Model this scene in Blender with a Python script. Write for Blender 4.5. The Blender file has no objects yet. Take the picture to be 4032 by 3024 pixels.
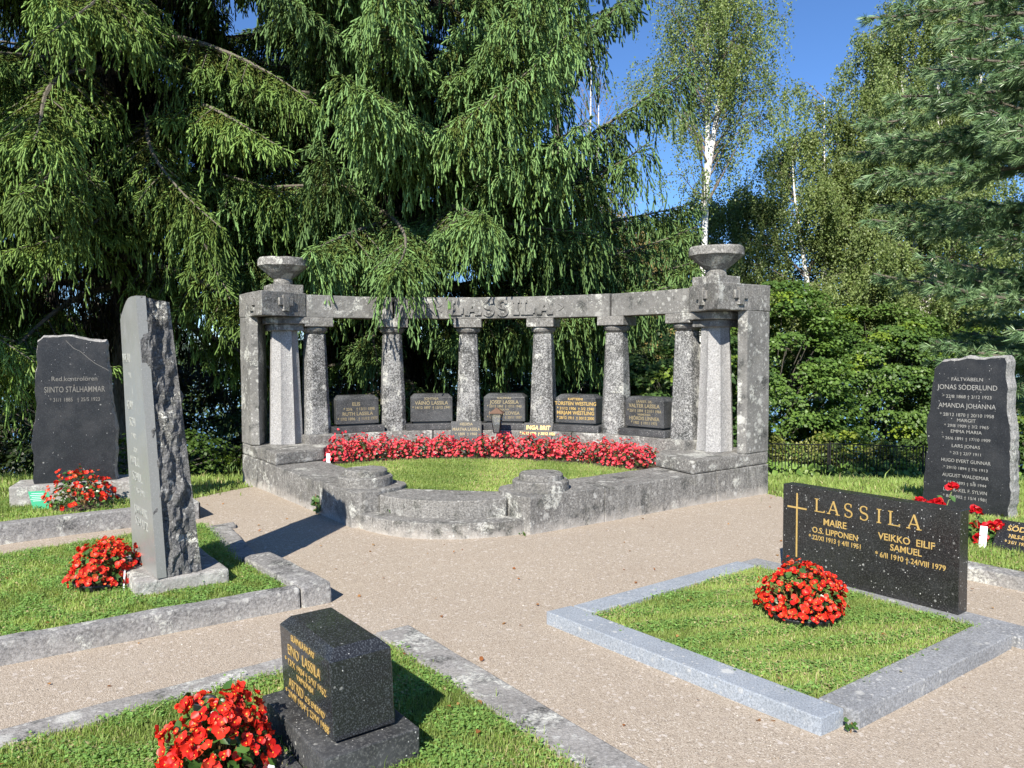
import bpy, bmesh, math, random
import numpy as np
from mathutils import Vector, Matrix, noise

random.seed(7)
R = math.radians
sc = bpy.context.scene
col = sc.collection

# ------------------------------------------------------------------ camera
cam_d = bpy.data.cameras.new('camera')
cam = bpy.data.objects.new('camera', cam_d)
col.objects.link(cam)
cam_d.sensor_width = 36.0
cam_d.lens = 36.0 * 3008.0 / 4032.0
cam_d.clip_start = 0.05
cam_d.clip_end = 3000
_p, _r = R(-2.4), R(-0.23)
_fw = Vector((0, math.cos(_p), math.sin(_p)))
_up = Vector((0, -math.sin(_p), math.cos(_p)))
_rt = Vector((1, 0, 0))
_X = _rt * math.cos(_r) + _up * math.sin(_r)
_Y = -_rt * math.sin(_r) + _up * math.cos(_r)
_m = Matrix((_X, _Y, -_fw)).transposed().to_4x4()
_m.translation = Vector((0, 0, 1.6))
cam.matrix_world = _m
sc.camera = cam

# ------------------------------------------------------------------ light
SUN_DIR = Vector((0.31, 0.95, -math.tan(R(38.5)))).normalized()   # travel of the light
sun_d = bpy.data.lights.new('sun', 'SUN')
sun_d.energy = 5.0
sun_d.angle = R(0.5)
sun_d.color = (1.0, 0.935, 0.83)
sun = bpy.data.objects.new('sun', sun_d)
sun.rotation_euler = SUN_DIR.to_track_quat('-Z', 'Y').to_euler()
sun.location = (-5, -15, 20)
col.objects.link(sun)

world = bpy.data.worlds.new('World')
sc.world = world
world.use_nodes = True
wn = world.node_tree
bg = wn.nodes['Background']
sky = wn.nodes.new('ShaderNodeTexSky')
sky.sky_type = 'NISHITA'
sky.sun_disc = False
sky.sun_elevation = R(38.5)
sky.sun_rotation = math.atan2(-0.31, -0.95)
sky.air_density = 1.0
sky.dust_density = 0.0
sky.ozone_density = 10.0
sky.altitude = 1500.0
wn.links.new(sky.outputs[0], bg.inputs[0])
bg.inputs[1].default_value = 0.105

sc.view_settings.view_transform = 'Standard'
sc.view_settings.look = 'None'
sc.view_settings.exposure = 0.82
sc.view_settings.gamma = 1.0
sc.cycles.max_bounces = 6
sc.cycles.diffuse_bounces = 3
sc.cycles.glossy_bounces = 2
sc.cycles.transmission_bounces = 4
sc.cycles.transparent_max_bounces = 8
sc.cycles.caustics_reflective = False
sc.cycles.caustics_refractive = False


# ------------------------------------------------------------------ object helpers
def tag(o, label=None, cat=None, group=None, kind=None):
    if label: o['label'] = label
    if cat: o['category'] = cat
    if group: o['group'] = group
    if kind: o['kind'] = kind
    return o


def thing(name, label, cat, loc=(0, 0, 0), rz=0.0, group=None):
    o = bpy.data.objects.new(name, None)
    o.empty_display_size = 0.2
    o.location = loc
    o.rotation_euler = (0, 0, rz)
    col.objects.link(o)
    return tag(o, label, cat, group)


def link(name, me, mats, parent=None, smooth=False):
    o = bpy.data.objects.new(name, me)
    for m in (mats if isinstance(mats, (list, tuple)) else [mats]):
        me.materials.append(m)
    if smooth:
        me.shade_smooth()
    col.objects.link(o)
    if parent: o.parent = parent
    return o


def obj(name, bm, mat, parent=None, smooth=False):
    me = bpy.data.meshes.new(name)
    bmesh.ops.recalc_face_normals(bm, faces=bm.faces)
    bm.to_mesh(me)
    bm.free()
    return link(name, me, mat, parent, smooth)


def np_mesh(name, V, F, cols=None, uv=None):
    """mesh of triangles from numpy arrays; cols = one rgb per vertex"""
    me = bpy.data.meshes.new(name)
    V = np.ascontiguousarray(V, dtype=np.float32)
    F = np.ascontiguousarray(F, dtype=np.int32)
    me.vertices.add(len(V))
    me.vertices.foreach_set('co', V.ravel())
    k = F.shape[1]
    me.loops.add(F.size)
    me.loops.foreach_set('vertex_index', F.ravel())
    me.polygons.add(len(F))
    me.polygons.foreach_set('loop_start', np.arange(0, F.size, k, dtype=np.int32))
    if cols is not None:
        a = me.attributes.new('tint', 'FLOAT_COLOR', 'POINT')
        c4 = np.ones((len(V), 4), dtype=np.float32)
        c4[:, :3] = cols
        a.data.foreach_set('color', c4.ravel())
    me.update(calc_edges=True)
    return me


def copy_tree(o, parent=None):
    c = o.copy()
    col.objects.link(c)
    if parent: c.parent = parent
    for ch in list(o.children):
        copy_tree(ch, c)
    return c


# ------------------------------------------------------------------ bmesh helpers
def prism(bm, poly, z0, z1, M=None, top=None):
    """poly: xy list; top: optional other outline for the top"""
    n = len(poly)
    tp = top or poly
    lo = [bm.verts.new((x, y, z0)) for x, y in poly]
    hi = [bm.verts.new((x, y, z1)) for x, y in tp]
    fs = [bm.faces.new(list(reversed(lo))), bm.faces.new(hi)]
    for i in range(n):
        fs.append(bm.faces.new((lo[i], lo[(i + 1) % n], hi[(i + 1) % n], hi[i])))
    if M is not None:
        for v in lo + hi: v.co = M @ v.co
    return lo + hi


def boxp(bm, x0, x1, y0, y1, z0, z1, M=None):
    return prism(bm, [(x0, y0), (x1, y0), (x1, y1), (x0, y1)], z0, z1, M)


def bev(bm, w=0.01, seg=2, ang=20):
    bmesh.ops.recalc_face_normals(bm, faces=bm.faces)
    es = [e for e in bm.edges if len(e.link_faces) == 2 and e.calc_face_angle(0) > R(ang)]
    if es:
        bmesh.ops.bevel(bm, geom=es, offset=w, segments=seg, affect='EDGES', profile=0.6, clamp_overlap=True)


def wear(bm, size=0.09, amp=0.004, freq=9.0, seed=0.0):
    """cut long edges and push the points about a little, as hewn stone"""
    ng = [f for f in bm.faces if len(f.verts) > 4]
    if ng: bmesh.ops.triangulate(bm, faces=ng)
    for _ in range(4):
        es = [e for e in bm.edges if e.calc_length() > size * 1.6]
        if not es: break
        bmesh.ops.subdivide_edges(bm, edges=es, cuts=1, use_grid_fill=True)
    ng = [f for f in bm.faces if len(f.verts) > 4]
    if ng: bmesh.ops.triangulate(bm, faces=ng)
    o = Vector((seed, seed * 0.7, seed * 1.3))
    for v in bm.verts:
        p = v.co * freq + o
        v.co += noise.noise_vector(p) * amp + noise.noise_vector(p * 0.25) * amp * 0.9


def lathe(bm, prof, n=32, M=None):
    rings = []
    for r, z in prof:
        rings.append([bm.verts.new((r * math.cos(2 * math.pi * i / n), r * math.sin(2 * math.pi * i / n), z)) for i in range(n)])
    for a, b in zip(rings, rings[1:]):
        for i in range(n):
            bm.faces.new((a[i], a[(i + 1) % n], b[(i + 1) % n], b[i]))
    bm.faces.new(list(reversed(rings[0])))
    bm.faces.new(rings[-1])
    if M is not None:
        for rg in rings:
            for v in rg: v.co = M @ v.co


def tube(bm, pts, rad, n=8):
    pts = [Vector(p) for p in pts]
    rings = []
    for i, p in enumerate(pts):
        d = (pts[min(i + 1, len(pts) - 1)] - pts[max(i - 1, 0)]).normalized()
        a = d.orthogonal().normalized() if i == 0 else (ref - d * ref.dot(d)).normalized()
        ref = a
        b = d.cross(a)
        r = rad[i] if isinstance(rad, (list, tuple)) else rad
        rings.append([bm.verts.new(p + (a * math.cos(2 * math.pi * k / n) + b * math.sin(2 * math.pi * k / n)) * r) for k in range(n)])
    for s, t in zip(rings, rings[1:]):
        for k in range(n):
            bm.faces.new((s[k], s[(k + 1) % n], t[(k + 1) % n], t[k]))
    bm.faces.new(list(reversed(rings[0])))
    bm.faces.new(rings[-1])


# ------------------------------------------------------------------ materials
class NT:
    def __init__(s, name):
        s.m = bpy.data.materials.new(name)
        s.m.use_nodes = True
        s.t = s.m.node_tree
        s.b = s.t.nodes['Principled BSDF']
        s.out = s.t.nodes['Material Output']

    def n(s, typ, **kw):
        nd = s.t.nodes.new('ShaderNode' + typ)
        for k, v in kw.items():
            if k == 'inp':
                for i, x in v.items(): nd.inputs[i].default_value = x
            else:
                setattr(nd, k, v)
        return nd

    def l(s, a, b): s.t.links.new(a, b)

    def coord(s, kind='Object'):
        return s.n('TexCoord').outputs[kind]

    def noise(s, vec, scale, detail=4, rough=0.55, dist=0.0):
        nd = s.n('TexNoise', inp={'Scale': scale, 'Detail': detail, 'Roughness': rough, 'Distortion': dist})
        s.l(vec, nd.inputs['Vector'])
        return nd.outputs['Fac']

    def ramp(s, fac, stops, interp='LINEAR'):
        nd = s.n('ValToRGB')
        cr = nd.color_ramp
        cr.interpolation = interp
        while len(cr.elements) < len(stops): cr.elements.new(0.5)
        for e, (p, c) in zip(cr.elements, stops):
            e.position = p
            e.color = (c, c, c, 1) if not isinstance(c, tuple) else (*c, 1)
        s.l(fac, nd.inputs['Fac'])
        return nd.outputs['Color']

    def mix(s, fac, a, b, mode='MIX'):
        nd = s.n('Mix', data_type='RGBA', blend_type=mode)
        for sock, v in ((nd.inputs[0], fac), (nd.inputs[6], a), (nd.inputs[7], b)):
            if isinstance(v, (int, float)): sock.default_value = v
            elif isinstance(v, tuple): sock.default_value = (*v, 1)
            else: s.l(v, sock)
        return nd.outputs[2]

    def math(s, op, a, b=0.0, c=None, clamp=False):
        nd = s.n('Math', operation=op, use_clamp=clamp)
        for i, v in enumerate((a, b) if c is None else (a, b, c)):
            if isinstance(v, (int, float)): nd.inputs[i].default_value = v
            else: s.l(v, nd.inputs[i])
        return nd.outputs[0]

    def bump(s, h, strength=0.4, dist=0.01, normal=None):
        nd = s.n('Bump', inp={'Strength': strength, 'Distance': dist})
        s.l(h, nd.inputs['Height'])
        if normal is not None: s.l(normal, nd.inputs['Normal'])
        return nd.outputs['Normal']

    def spots(s, vec, scale, rmax, keep, soft=0.12):
        """round lichen-like spots: mask 0..1 of discs around some cell centres"""
        wv = s.n('TexNoise', inp={'Scale': scale * 4.0, 'Detail': 3.0})
        s.l(vec, wv.inputs['Vector'])
        add = s.n('VectorMath', operation='MULTIPLY_ADD')
        s.l(wv.outputs['Color'], add.inputs[0])
        add.inputs[1].default_value = (0.35 / scale,) * 3
        s.l(vec, add.inputs[2])
        vo = s.n('TexVoronoi', inp={'Scale': scale})
        s.l(add.outputs[0], vo.inputs['Vector'])
        sep = s.n('SeparateColor')
        s.l(vo.outputs['Color'], sep.inputs[0])
        rad = s.math('MULTIPLY', sep.outputs[0], rmax)
        d = s.math('SUBTRACT', rad, vo.outputs['Distance'])
        msk = s.math('DIVIDE', d, soft * rmax, clamp=True)
        kp = s.math('LESS_THAN', sep.outputs[1], keep)
        return s.math('MULTIPLY', msk, kp), sep.outputs[2], d


def granite(name, dark, light, grain=95.0, lichen=0.5, stain=0.5, rough=0.85, spotscale=9.0, tone=(1.0, 1.0, 1.0), moss=0.0, big=True, bumpy=0.5, pale_low=0.0, pepper=0.0, streak=0.0):
    t = NT(name)
    v = t.coord()
    g1 = t.noise(v, grain, 3, 0.7)
    g2 = t.noise(v, grain * 2.6, 2, 0.6)
    gg = t.math('ADD', t.math('MULTIPLY', g1, 0.65), t.math('MULTIPLY', g2, 0.35))
    d3 = tuple(dark * x for x in tone); l3 = tuple(light * x for x in tone); m3 = tuple((dark * 0.45 + light * 0.55) * x for x in tone)
    c = t.ramp(gg, [(0.36, d3), (0.5, m3), (0.64, l3)])
    if pepper:        # coarse dark crusts between paler grains
        pm = t.noise(v, 62, 4, 0.8)
        pb = t.noise(v, 2.6, 3, 0.6)
        lim = t.math('ADD', pm, t.math('MULTIPLY', t.math('SUBTRACT', pb, 0.5), 0.35))
        c = t.mix(t.math('MULTIPLY', t.ramp(lim, [(0.47, 0.0), (0.53, 1.0)]), pepper), c, (dark * 0.5, dark * 0.5, dark * 0.48))
    # weather stains, broad and dark
    st = t.noise(v, 2.3, 7, 0.65, 0.6)
    c = t.mix(t.math('MULTIPLY', t.ramp(st, [(0.46, 0.0), (0.62, 1.0)]), stain * 0.45), c, tuple(dark * 0.6 * x for x in tone))
    if streak:
        mp = t.n('Mapping'); mp.inputs['Scale'].default_value = (1, 1, 0.16)
        t.l(v, mp.inputs[0])
        sk = t.noise(mp.outputs[0], 26, 5, 0.7)
        c = t.mix(t.math('MULTIPLY', t.ramp(sk, [(0.5, 0.0), (0.62, 1.0)]), streak), c, (dark * 0.5, dark * 0.49, dark * 0.46))
        c = t.mix(t.math('MULTIPLY', t.ramp(sk, [(0.34, 1.0), (0.44, 0.0)]), streak * 0.6), c, (light * 1.2, light * 1.2, light * 1.15))
    st2 = t.noise(v, 15.0, 7, 0.78)
    c = t.mix(t.math('MULTIPLY', t.ramp(st2, [(0.52, 0.0), (0.62, 1.0)]), 0.22 * lichen + 0.05), c, (light * 1.15, light * 1.14, light * 1.08))
    h = gg
    if pale_low:      # salt-pale band near the gravel
        sp = t.n('SeparateXYZ'); t.l(v, sp.inputs[0])
        lowm = t.ramp(t.math('ADD', t.math('MULTIPLY', sp.outputs[2], 4.0), t.math('MULTIPLY', t.noise(v, 11, 4), 0.8)), [(0.35, 1.0), (0.85, 0.0)])
        c = t.mix(t.math('MULTIPLY', lowm, pale_low), c, (0.47, 0.44, 0.40))
    if lichen > 0:
        br = t.noise(v, 38, 5, 0.8)
        brm = t.ramp(br, [(0.40, 0.0), (0.54, 1.0)])
        clus = t.ramp(t.noise(v, 1.7, 4, 0.6), [(0.40, 0.35), (0.54, 1.0)])
        for sc_, rm, kp, cc, rag in ((spotscale, 0.44, 0.46 * lichen + 0.03, (0.58, 0.58, 0.54), 0.35), (spotscale * 2.3, 0.5, 0.36 * lichen, (0.56, 0.56, 0.53), 0.5), (spotscale * 5, 0.6, 0.5 * lichen, (0.50, 0.50, 0.47), 0.3)):
            m, rnd, d = t.spots(v, sc_, rm, kp, 0.35)
            ring = t.math('MULTIPLY', t.ramp(d, [(0.05, 0.0), (0.13, 1.0)]), 0.35)
            m = t.math('MULTIPLY', t.math('MULTIPLY', m, t.math('ADD', 1.0 - rag, t.math('MULTIPLY', brm, rag))), clus)
            m = t.math('MULTIPLY', m, t.math('SUBTRACT', 1.0, ring))
            c = t.mix(m, c, cc)
            h = t.math('ADD', h, t.math('MULTIPLY', m, 0.3))
        if big:
            cl = t.noise(v, 3.4, 8, 0.72, 0.3)
            m = t.math('MULTIPLY', t.ramp(cl, [(0.64 - 0.12 * lichen, 0.0), (0.68 - 0.12 * lichen, 1.0)]), t.ramp(t.noise(v, 40, 5, 0.85), [(0.42, 0.0), (0.52, 1.0)]))
            c = t.mix(t.math('MULTIPLY', m, 0.9), c, (0.56, 0.56, 0.51))
            dk = t.math('MULTIPLY', t.ramp(t.noise(v, 5.2, 6, 0.7), [(0.56, 0.0), (0.64, 1.0)]), t.ramp(t.noise(v, 70, 3, 0.8), [(0.42, 0.2), (0.55, 1.0)]))
            c = t.mix(t.math('MULTIPLY', dk, 0.85), c, (0.03, 0.034, 0.033))
            h = t.math('ADD', h, t.math('MULTIPLY', m, 0.8))
    if moss:
        mm = t.ramp(t.noise(v, 5.0, 5, 0.65), [(0.55, 0.0), (0.7, 1.0)])
        c = t.mix(t.math('MULTIPLY', mm, moss), c, (0.16, 0.16, 0.09))
    t.l(c, t.b.inputs['Base Color'])
    t.b.inputs['Roughness'].default_value = rough
    t.b.inputs['Specular IOR Level'].default_value = 0.3
    h2 = t.math('ADD', h, t.math('MULTIPLY', t.noise(v, 22, 5, 0.65), 1.2))
    t.l(t.bump(h2, bumpy, 0.012), t.b.inputs['Normal'])
    return t.m


def polished(name, base=(0.018, 0.019, 0.021), speck=(0.16, 0.17, 0.19), grain=160.0, rough=0.12, dirt=0.35, dust=0.0, spec=0.5):
    t = NT(name)
    v = t.coord()
    g = t.noise(v, grain, 2, 0.8)
    c = t.ramp(g, [(0.5, base), (0.66, tuple(0.5 * (a + b) for a, b in zip(base, speck))), (0.74, speck)])
    cl = t.noise(v, 4, 6, 0.7)
    c = t.mix(t.math('MULTIPLY', t.ramp(cl, [(0.4, 0.0), (0.75, 1.0)]), dust), c, (0.13, 0.135, 0.14))
    clu = t.ramp(t.noise(v, 3.1, 5, 0.7), [(0.5, 0.0), (0.68, 1.0)])
    m, rn, d = t.spots(v, 34, 0.36, dirt * 0.55, 0.3)
    m = t.math('MULTIPLY', m, clu)
    c = t.mix(m, c, (0.50, 0.50, 0.47))
    m2, rn, d = t.spots(v, 95, 0.36, dirt * 0.16, 0.3)
    c = t.mix(m2, c, (0.5, 0.5, 0.48))
    t.l(c, t.b.inputs['Base Color'])
    r = t.math('ADD', rough, t.math('MULTIPLY', t.math('MAXIMUM', m, t.ramp(cl, [(0.45, 0.0), (0.8, 1.0)])), 0.35))
    t.l(r, t.b.inputs['Roughness'])
    t.b.inputs['Specular IOR Level'].default_value = spec
    return t.m


def plain(name, c, rough=0.6, metal=0.0, spec=0.5, nz=0.0, scale=30.0):
    t = NT(name)
    if nz:
        v = t.coord()
        f = t.noise(v, scale, 4, 0.6)
        cc = t.mix(f, tuple(x * (1 - nz) for x in c), tuple(min(1, x * (1 + nz)) for x in c))
        t.l(cc, t.b.inputs['Base Color'])
    else:
        t.b.inputs['Base Color'].default_value = (*c, 1)
    t.b.inputs['Roughness'].default_value = rough
    t.b.inputs['Metallic'].default_value = metal
    t.b.inputs['Specular IOR Level'].default_value = spec
    return t.m


def leafy(name, trans=0.3, rough=0.5, spec=0.35, tcol=(1.25, 1.2, 0.55), bump=0.0):
    """thin foliage: tint attribute is the leaf colour, shade-darkened on thickets and far spruces"""
    t = NT(name)
    a = t.n('Attribute', attribute_name='tint')
    t.l(a.outputs['Color'], t.b.inputs['Base Color'])
    t.b.inputs['Roughness'].default_value = rough
    t.b.inputs['Specular IOR Level'].default_value = spec
    if trans > 0:
        tr = t.n('BsdfTranslucent')
        t.l(t.mix(1.0, a.outputs['Color'], tcol, 'MULTIPLY'), tr.inputs[0])
        mx = t.n('MixShader', inp={0: trans})
        t.l(t.b.outputs[0], mx.inputs[1]); t.l(tr.outputs[0], mx.inputs[2])
        t.l(mx.outputs[0], t.out.inputs[0])
    return t.m


M_mon = granite('weathered granite', 0.095, 0.38, 62, 0.7, 0.4, spotscale=7.0, moss=0.08, tone=(1.0, 0.975, 0.915), pepper=0.6)
M_monlow = granite('weathered granite near the gravel', 0.10, 0.34, 60, 0.5, 0.35, spotscale=7.0, moss=0.12, tone=(1.0, 0.97, 0.91), pale_low=0.75, pepper=0.4, streak=0.38)
M_cap = granite('lichen covered granite', 0.095, 0.33, 55, 0.8, 0.35, spotscale=6.5, moss=0.16, tone=(1.0, 0.965, 0.90), pepper=0.5)
M_col = granite('speckled granite', 0.055, 0.46, 50, 0.62, 0.2, spotscale=9.0, tone=(1.0, 1.0, 0.98), big=True, pepper=0.85)
M_fcol = granite('pale grey granite', 0.17, 0.48, 75, 0.25, 0.2, spotscale=9.0, tone=(1.0, 0.985, 0.965), big=False, pepper=0.2)
M_kerb = granite('old kerb granite', 0.13, 0.36, 55, 0.9, 0.4, spotscale=7.0, tone=(1.0, 0.975, 0.95), pale_low=0.3, pepper=0.4)
M_blue = granite('sawn blue grey granite', 0.17, 0.42, 120, 0.35, 0.35, spotscale=12.0, tone=(0.90, 1.0, 1.12), bumpy=0.12, big=False)
M_blueold = granite('aged blue grey granite', 0.15, 0.38, 100, 0.6, 0.45, spotscale=14.0, tone=(0.97, 1.0, 1.04), bumpy=0.3, big=False, pepper=0.35)
M_rough = granite('rough dark granite', 0.045, 0.21, 80, 0.9, 0.3, spotscale=9.0, bumpy=1.0, big=True, pepper=0.3)
M_edge = granite('hewn pale edge', 0.14, 0.46, 50, 0.7, 0.25, spotscale=12.0, tone=(1.0, 0.97, 0.92), bumpy=0.9)
M_black = polished('polished black granite', rough=0.07, dirt=0.25, speck=(0.13, 0.145, 0.16))
M_black2 = polished('weathered black granite', (0.013, 0.013, 0.013), (0.10, 0.10, 0.095), 140, 0.2, 0.9, 0.12, spec=0.4)
M_slate = polished('honed dark granite', (0.013, 0.0138, 0.016), (0.055, 0.06, 0.066), 120, 0.38, 0.22, 0.12, spec=0.4)
M_small = polished('dull dark granite', (0.03, 0.031, 0.033), (0.19, 0.19, 0.18), 90, 0.5, 0.9, 0.55, spec=0.3)
M_grey = polished('worn grey polished granite', (0.235, 0.238, 0.225), (0.32, 0.32, 0.31), 110, 0.30, 0.3, 0.0, spec=0.55)
M_gold = plain('gilding', (0.62, 0.42, 0.14), 0.42, 0.35, nz=0.3, scale=60)
M_goldw = plain('worn gilding', (0.27, 0.225, 0.13), 0.6, 0.1, nz=0.35, scale=50)
M_white = plain('pale lettering', (0.29, 0.285, 0.265), 0.7, nz=0.15, scale=60)
M_faint = plain('faded lettering', (0.16, 0.155, 0.14), 0.8, nz=0.2, scale=60)
M_faintp = plain('pale faded lettering', (0.36, 0.37, 0.34), 0.7, nz=0.25, scale=30)
M_tag = plain('white plastic', (0.75, 0.78, 0.84), 0.4)
M_pot = plain('black plastic', (0.02, 0.021, 0.023), 0.45)
M_soil = plain('soil', (0.055, 0.038, 0.026), 0.95, nz=0.5, scale=60)
M_green = plain('green plastic sign', (0.02, 0.33, 0.16), 0.4)
M_iron = plain('black painted iron', (0.012, 0.012, 0.013), 0.45)
M_rust = plain('rusty lantern metal', (0.13, 0.075, 0.05), 0.7, nz=0.4, scale=40)
M_candle = plain('white candle', (0.75, 0.76, 0.76), 0.5)
_t = NT('lantern glass'); _t.b.inputs['Transmission Weight'].default_value = 0.9; _t.b.inputs['Roughness'].default_value = 0.12
_t.b.inputs['Base Color'].default_value = (0.82, 0.85, 0.85, 1); M_glass = _t.m
M_needle = leafy('spruce needles', 0.10, 0.6, 0.2, (1.3, 1.3, 0.6))
_nt = M_needle.node_tree
_at = [n for n in _nt.nodes if n.type == 'ATTRIBUTE'][0]
_tc = _nt.nodes.new('ShaderNodeTexCoord'); _nz = _nt.nodes.new('ShaderNodeTexNoise'); _nz.inputs['Scale'].default_value = 110.0; _nz.inputs['Detail'].default_value = 2.0
_rm = _nt.nodes.new('ShaderNodeMapRange'); _rm.inputs[1].default_value = .32; _rm.inputs[2].default_value = .68; _rm.inputs[3].default_value = .45; _rm.inputs[4].default_value = 1.5
_mx = _nt.nodes.new('ShaderNodeMix'); _mx.data_type = 'RGBA'; _mx.blend_type = 'MULTIPLY'; _mx.inputs[0].default_value = 1.0
_nt.links.new(_tc.outputs['Object'], _nz.inputs['Vector']); _nt.links.new(_nz.outputs['Fac'], _rm.inputs[0])
_nt.links.new(_at.outputs['Color'], _mx.inputs[6]); _nt.links.new(_rm.outputs[0], _mx.inputs[7])
_nt.links.new(_mx.outputs[2], _nt.nodes['Principled BSDF'].inputs['Base Color'])
M_pine = leafy('pine needles', 0.12, 0.38, 0.5, (1.2, 1.2, 0.7))
M_leaf = leafy('broad leaves', 0.32, 0.45, 0.4)
M_blade = leafy('grass blades', 0.35, 0.5, 0.3)
M_grit = leafy('grit', 0.0, 0.9, 0.2)
M_petal = leafy('begonia petals', 0.25, 0.42, 0.35, (1.2, 0.6, 0.5))
M_begleaf = leafy('begonia leaves', 0.2, 0.3, 0.55)


def barkmat(name, c1, c2, scale=14, birch=False):
    t = NT(name)
    v = t.coord()
    if birch:
        mp = t.n('Mapping'); mp.inputs['Scale'].default_value = (1, 1, 5)
        t.l(v, mp.inputs[0])
        f = t.noise(mp.outputs[0], 3.2, 6, 0.7)
        c = t.ramp(f, [(0.30, (0.05, 0.045, 0.04)), (0.36, (0.5, 0.48, 0.45)), (0.5, c2)])
        f2 = t.noise(v, 1.2, 4)
        c = t.mix(t.ramp(f2, [(0.55, 0.0), (0.72, 0.6)]), c, c1)
    else:
        mp = t.n('Mapping'); mp.inputs['Scale'].default_value = (3, 3, 0.6)
        t.l(v, mp.inputs[0])
        f = t.noise(mp.outputs[0], scale, 6, 0.7)
        c = t.ramp(f, [(0.35, c1), (0.65, c2)])
    t.l(c, t.b.inputs['Base Color'])
    t.b.inputs['Roughness'].default_value = 0.9
    t.l(t.bump(f, 0.6, 0.02), t.b.inputs['Normal'])
    return t.m


M_bark = barkmat('spruce bark', (0.05, 0.04, 0.033), (0.15, 0.125, 0.105))
M_limb = barkmat('lichen grey limbs', (0.07, 0.06, 0.045), (0.20, 0.18, 0.14), 20)
M_birch = barkmat('birch bark', (0.42, 0.38, 0.32), (0.78, 0.76, 0.72), birch=True)
M_twig = barkmat('birch twigs', (0.10, 0.075, 0.06), (0.24, 0.20, 0.17), 20)
M_dbark = barkmat('dark bark', (0.05, 0.045, 0.035), (0.13, 0.12, 0.10))

# gravel and earth
_t = NT('pinkish gravel'); v = _t.coord()
vo = _t.n('TexVoronoi', inp={'Scale': 210.0}); _t.l(v, vo.inputs['Vector'])
sp = _t.n('SeparateColor'); _t.l(vo.outputs['Color'], sp.inputs[0])
c = _t.ramp(sp.outputs[0], [(0.0, (0.20, 0.165, 0.125)), (0.25, (0.345, 0.290, 0.228)), (0.65, (0.415, 0.352, 0.282)), (0.95, (0.48, 0.415, 0.34)), (1.0, (0.68, 0.64, 0.57))])
vo2 = _t.n('TexVoronoi', inp={'Scale': 60.0}); _t.l(v, vo2.inputs['Vector'])
sp2 = _t.n('SeparateColor'); _t.l(vo2.outputs['Color'], sp2.inputs[0])
c = _t.mix(_t.math('MULTIPLY', _t.math('GREATER_THAN', sp2.outputs[0], 0.93), 0.35), c, (0.26, 0.22, 0.19))
c = _t.mix(_t.math('MULTIPLY', _t.math('LESS_THAN', sp2.outputs[1], 0.03), 0.6), c, (0.62, 0.57, 0.52))
big = _t.noise(v, 0.8, 6, 0.65)
c = _t.mix(_t.ramp(big, [(0.35, 0.0), (0.7, 0.25)]), c, (0.36, 0.29, 0.225))
c = _t.mix(_t.ramp(_t.noise(v, 2.2, 7, 0.7), [(0.52, 0.0), (0.72, 0.3)]), c, (0.43, 0.375, 0.31))
mpg = _t.n('Mapping'); mpg.inputs['Rotation'].default_value = (0, 0, 0.5); mpg.inputs['Scale'].default_value = (0.5, 2.2, 1)
_t.l(v, mpg.inputs[0])
c = _t.mix(_t.ramp(_t.noise(mpg.outputs[0], 1.6, 6, 0.7), [(0.5, 0.0), (0.68, 0.22)]), c, (0.33, 0.27, 0.21))
c = _t.mix(_t.math('MULTIPLY', _t.ramp(_t.noise(v, 90, 2, 0.8), [(0.66, 0.0), (0.72, 1.0)]), 0.6), c, (0.20, 0.13, 0.075))
_t.l(c, _t.b.inputs['Base Color']); _t.b.inputs['Roughness'].default_value = 0.95; _t.b.inputs['Specular IOR Level'].default_value = 0.2
hh = _t.math('ADD', _t.math('MULTIPLY', vo.outputs['Distance'], -1.0), _t.math('MULTIPLY', _t.noise(v, 25, 5, 0.7), 1.3))
_t.l(_t.bump(hh, 0.5, 0.006), _t.b.inputs['Normal'])
M_gravel = _t.m

_t = NT('grassy earth'); v = _t.coord()
f = _t.noise(v, 3.0, 8, 0.7)
c = _t.ramp(f, [(0.35, (0.10, 0.13, 0.035)), (0.55, (0.14, 0.17, 0.05)), (0.7, (0.20, 0.17, 0.09))])
c = _t.mix(_t.ramp(_t.noise(v, 40, 4, 0.7), [(0.4, 0.0), (0.7, 0.7)]), c, (0.07, 0.055, 0.03))
_t.l(c, _t.b.inputs['Base Color']); _t.b.inputs['Roughness'].default_value = 1.0; _t.b.inputs['Specular IOR Level'].default_value = 0.1
_t.l(_t.bump(_t.noise(v, 30, 5, 0.7), 0.8, 0.03), _t.b.inputs['Normal'])
M_earth = _t.m

_t = NT('lake water'); v = _t.coord()
_t.b.inputs['Base Color'].default_value = (0.02, 0.05, 0.09, 1); _t.b.inputs['Roughness'].default_value = 0.08
_t.l(_t.bump(_t.noise(v, 1.5, 4), 0.15, 0.1), _t.b.inputs['Normal'])
M_water = _t.m
_t = NT('forested hills'); v = _t.coord()
_t.l(_t.ramp(_t.noise(v, 0.08, 8, 0.75), [(0.35, (0.02, 0.035, 0.02)), (0.65, (0.05, 0.075, 0.03))]), _t.b.inputs['Base Color'])
_t.b.inputs['Roughness'].default_value = 1.0
M_hill = _t.m


# ------------------------------------------------------------------ ground, lake, far shore
def gz(x, y):
    d = y - 9.7 + 0.10 * x * (1 if x > 0 else 0.2)
    s = 0.5 * (d + math.sqrt(d * d + 1.2))
    return -min(0.17 * s, 4.6) + 0.018


def grid_sheet(name, xs, ys, zf, mat):
    V = []; F = []
    for y in ys:
        for x in xs: V.append((x, y, zf(x, y)))
    nx = len(xs)
    for j in range(len(ys) - 1):
        for i in range(nx - 1):
            F.append((j * nx + i, j * nx + i + 1, (j + 1) * nx + i + 1, (j + 1) * nx + i))
    me = np_mesh(name, np.array(V), np.array(F))
    return link(name, me, mat, None, True)


def ls(a, b, n): return [a + (b - a) * i / (n - 1) for i in range(n)]


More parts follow.
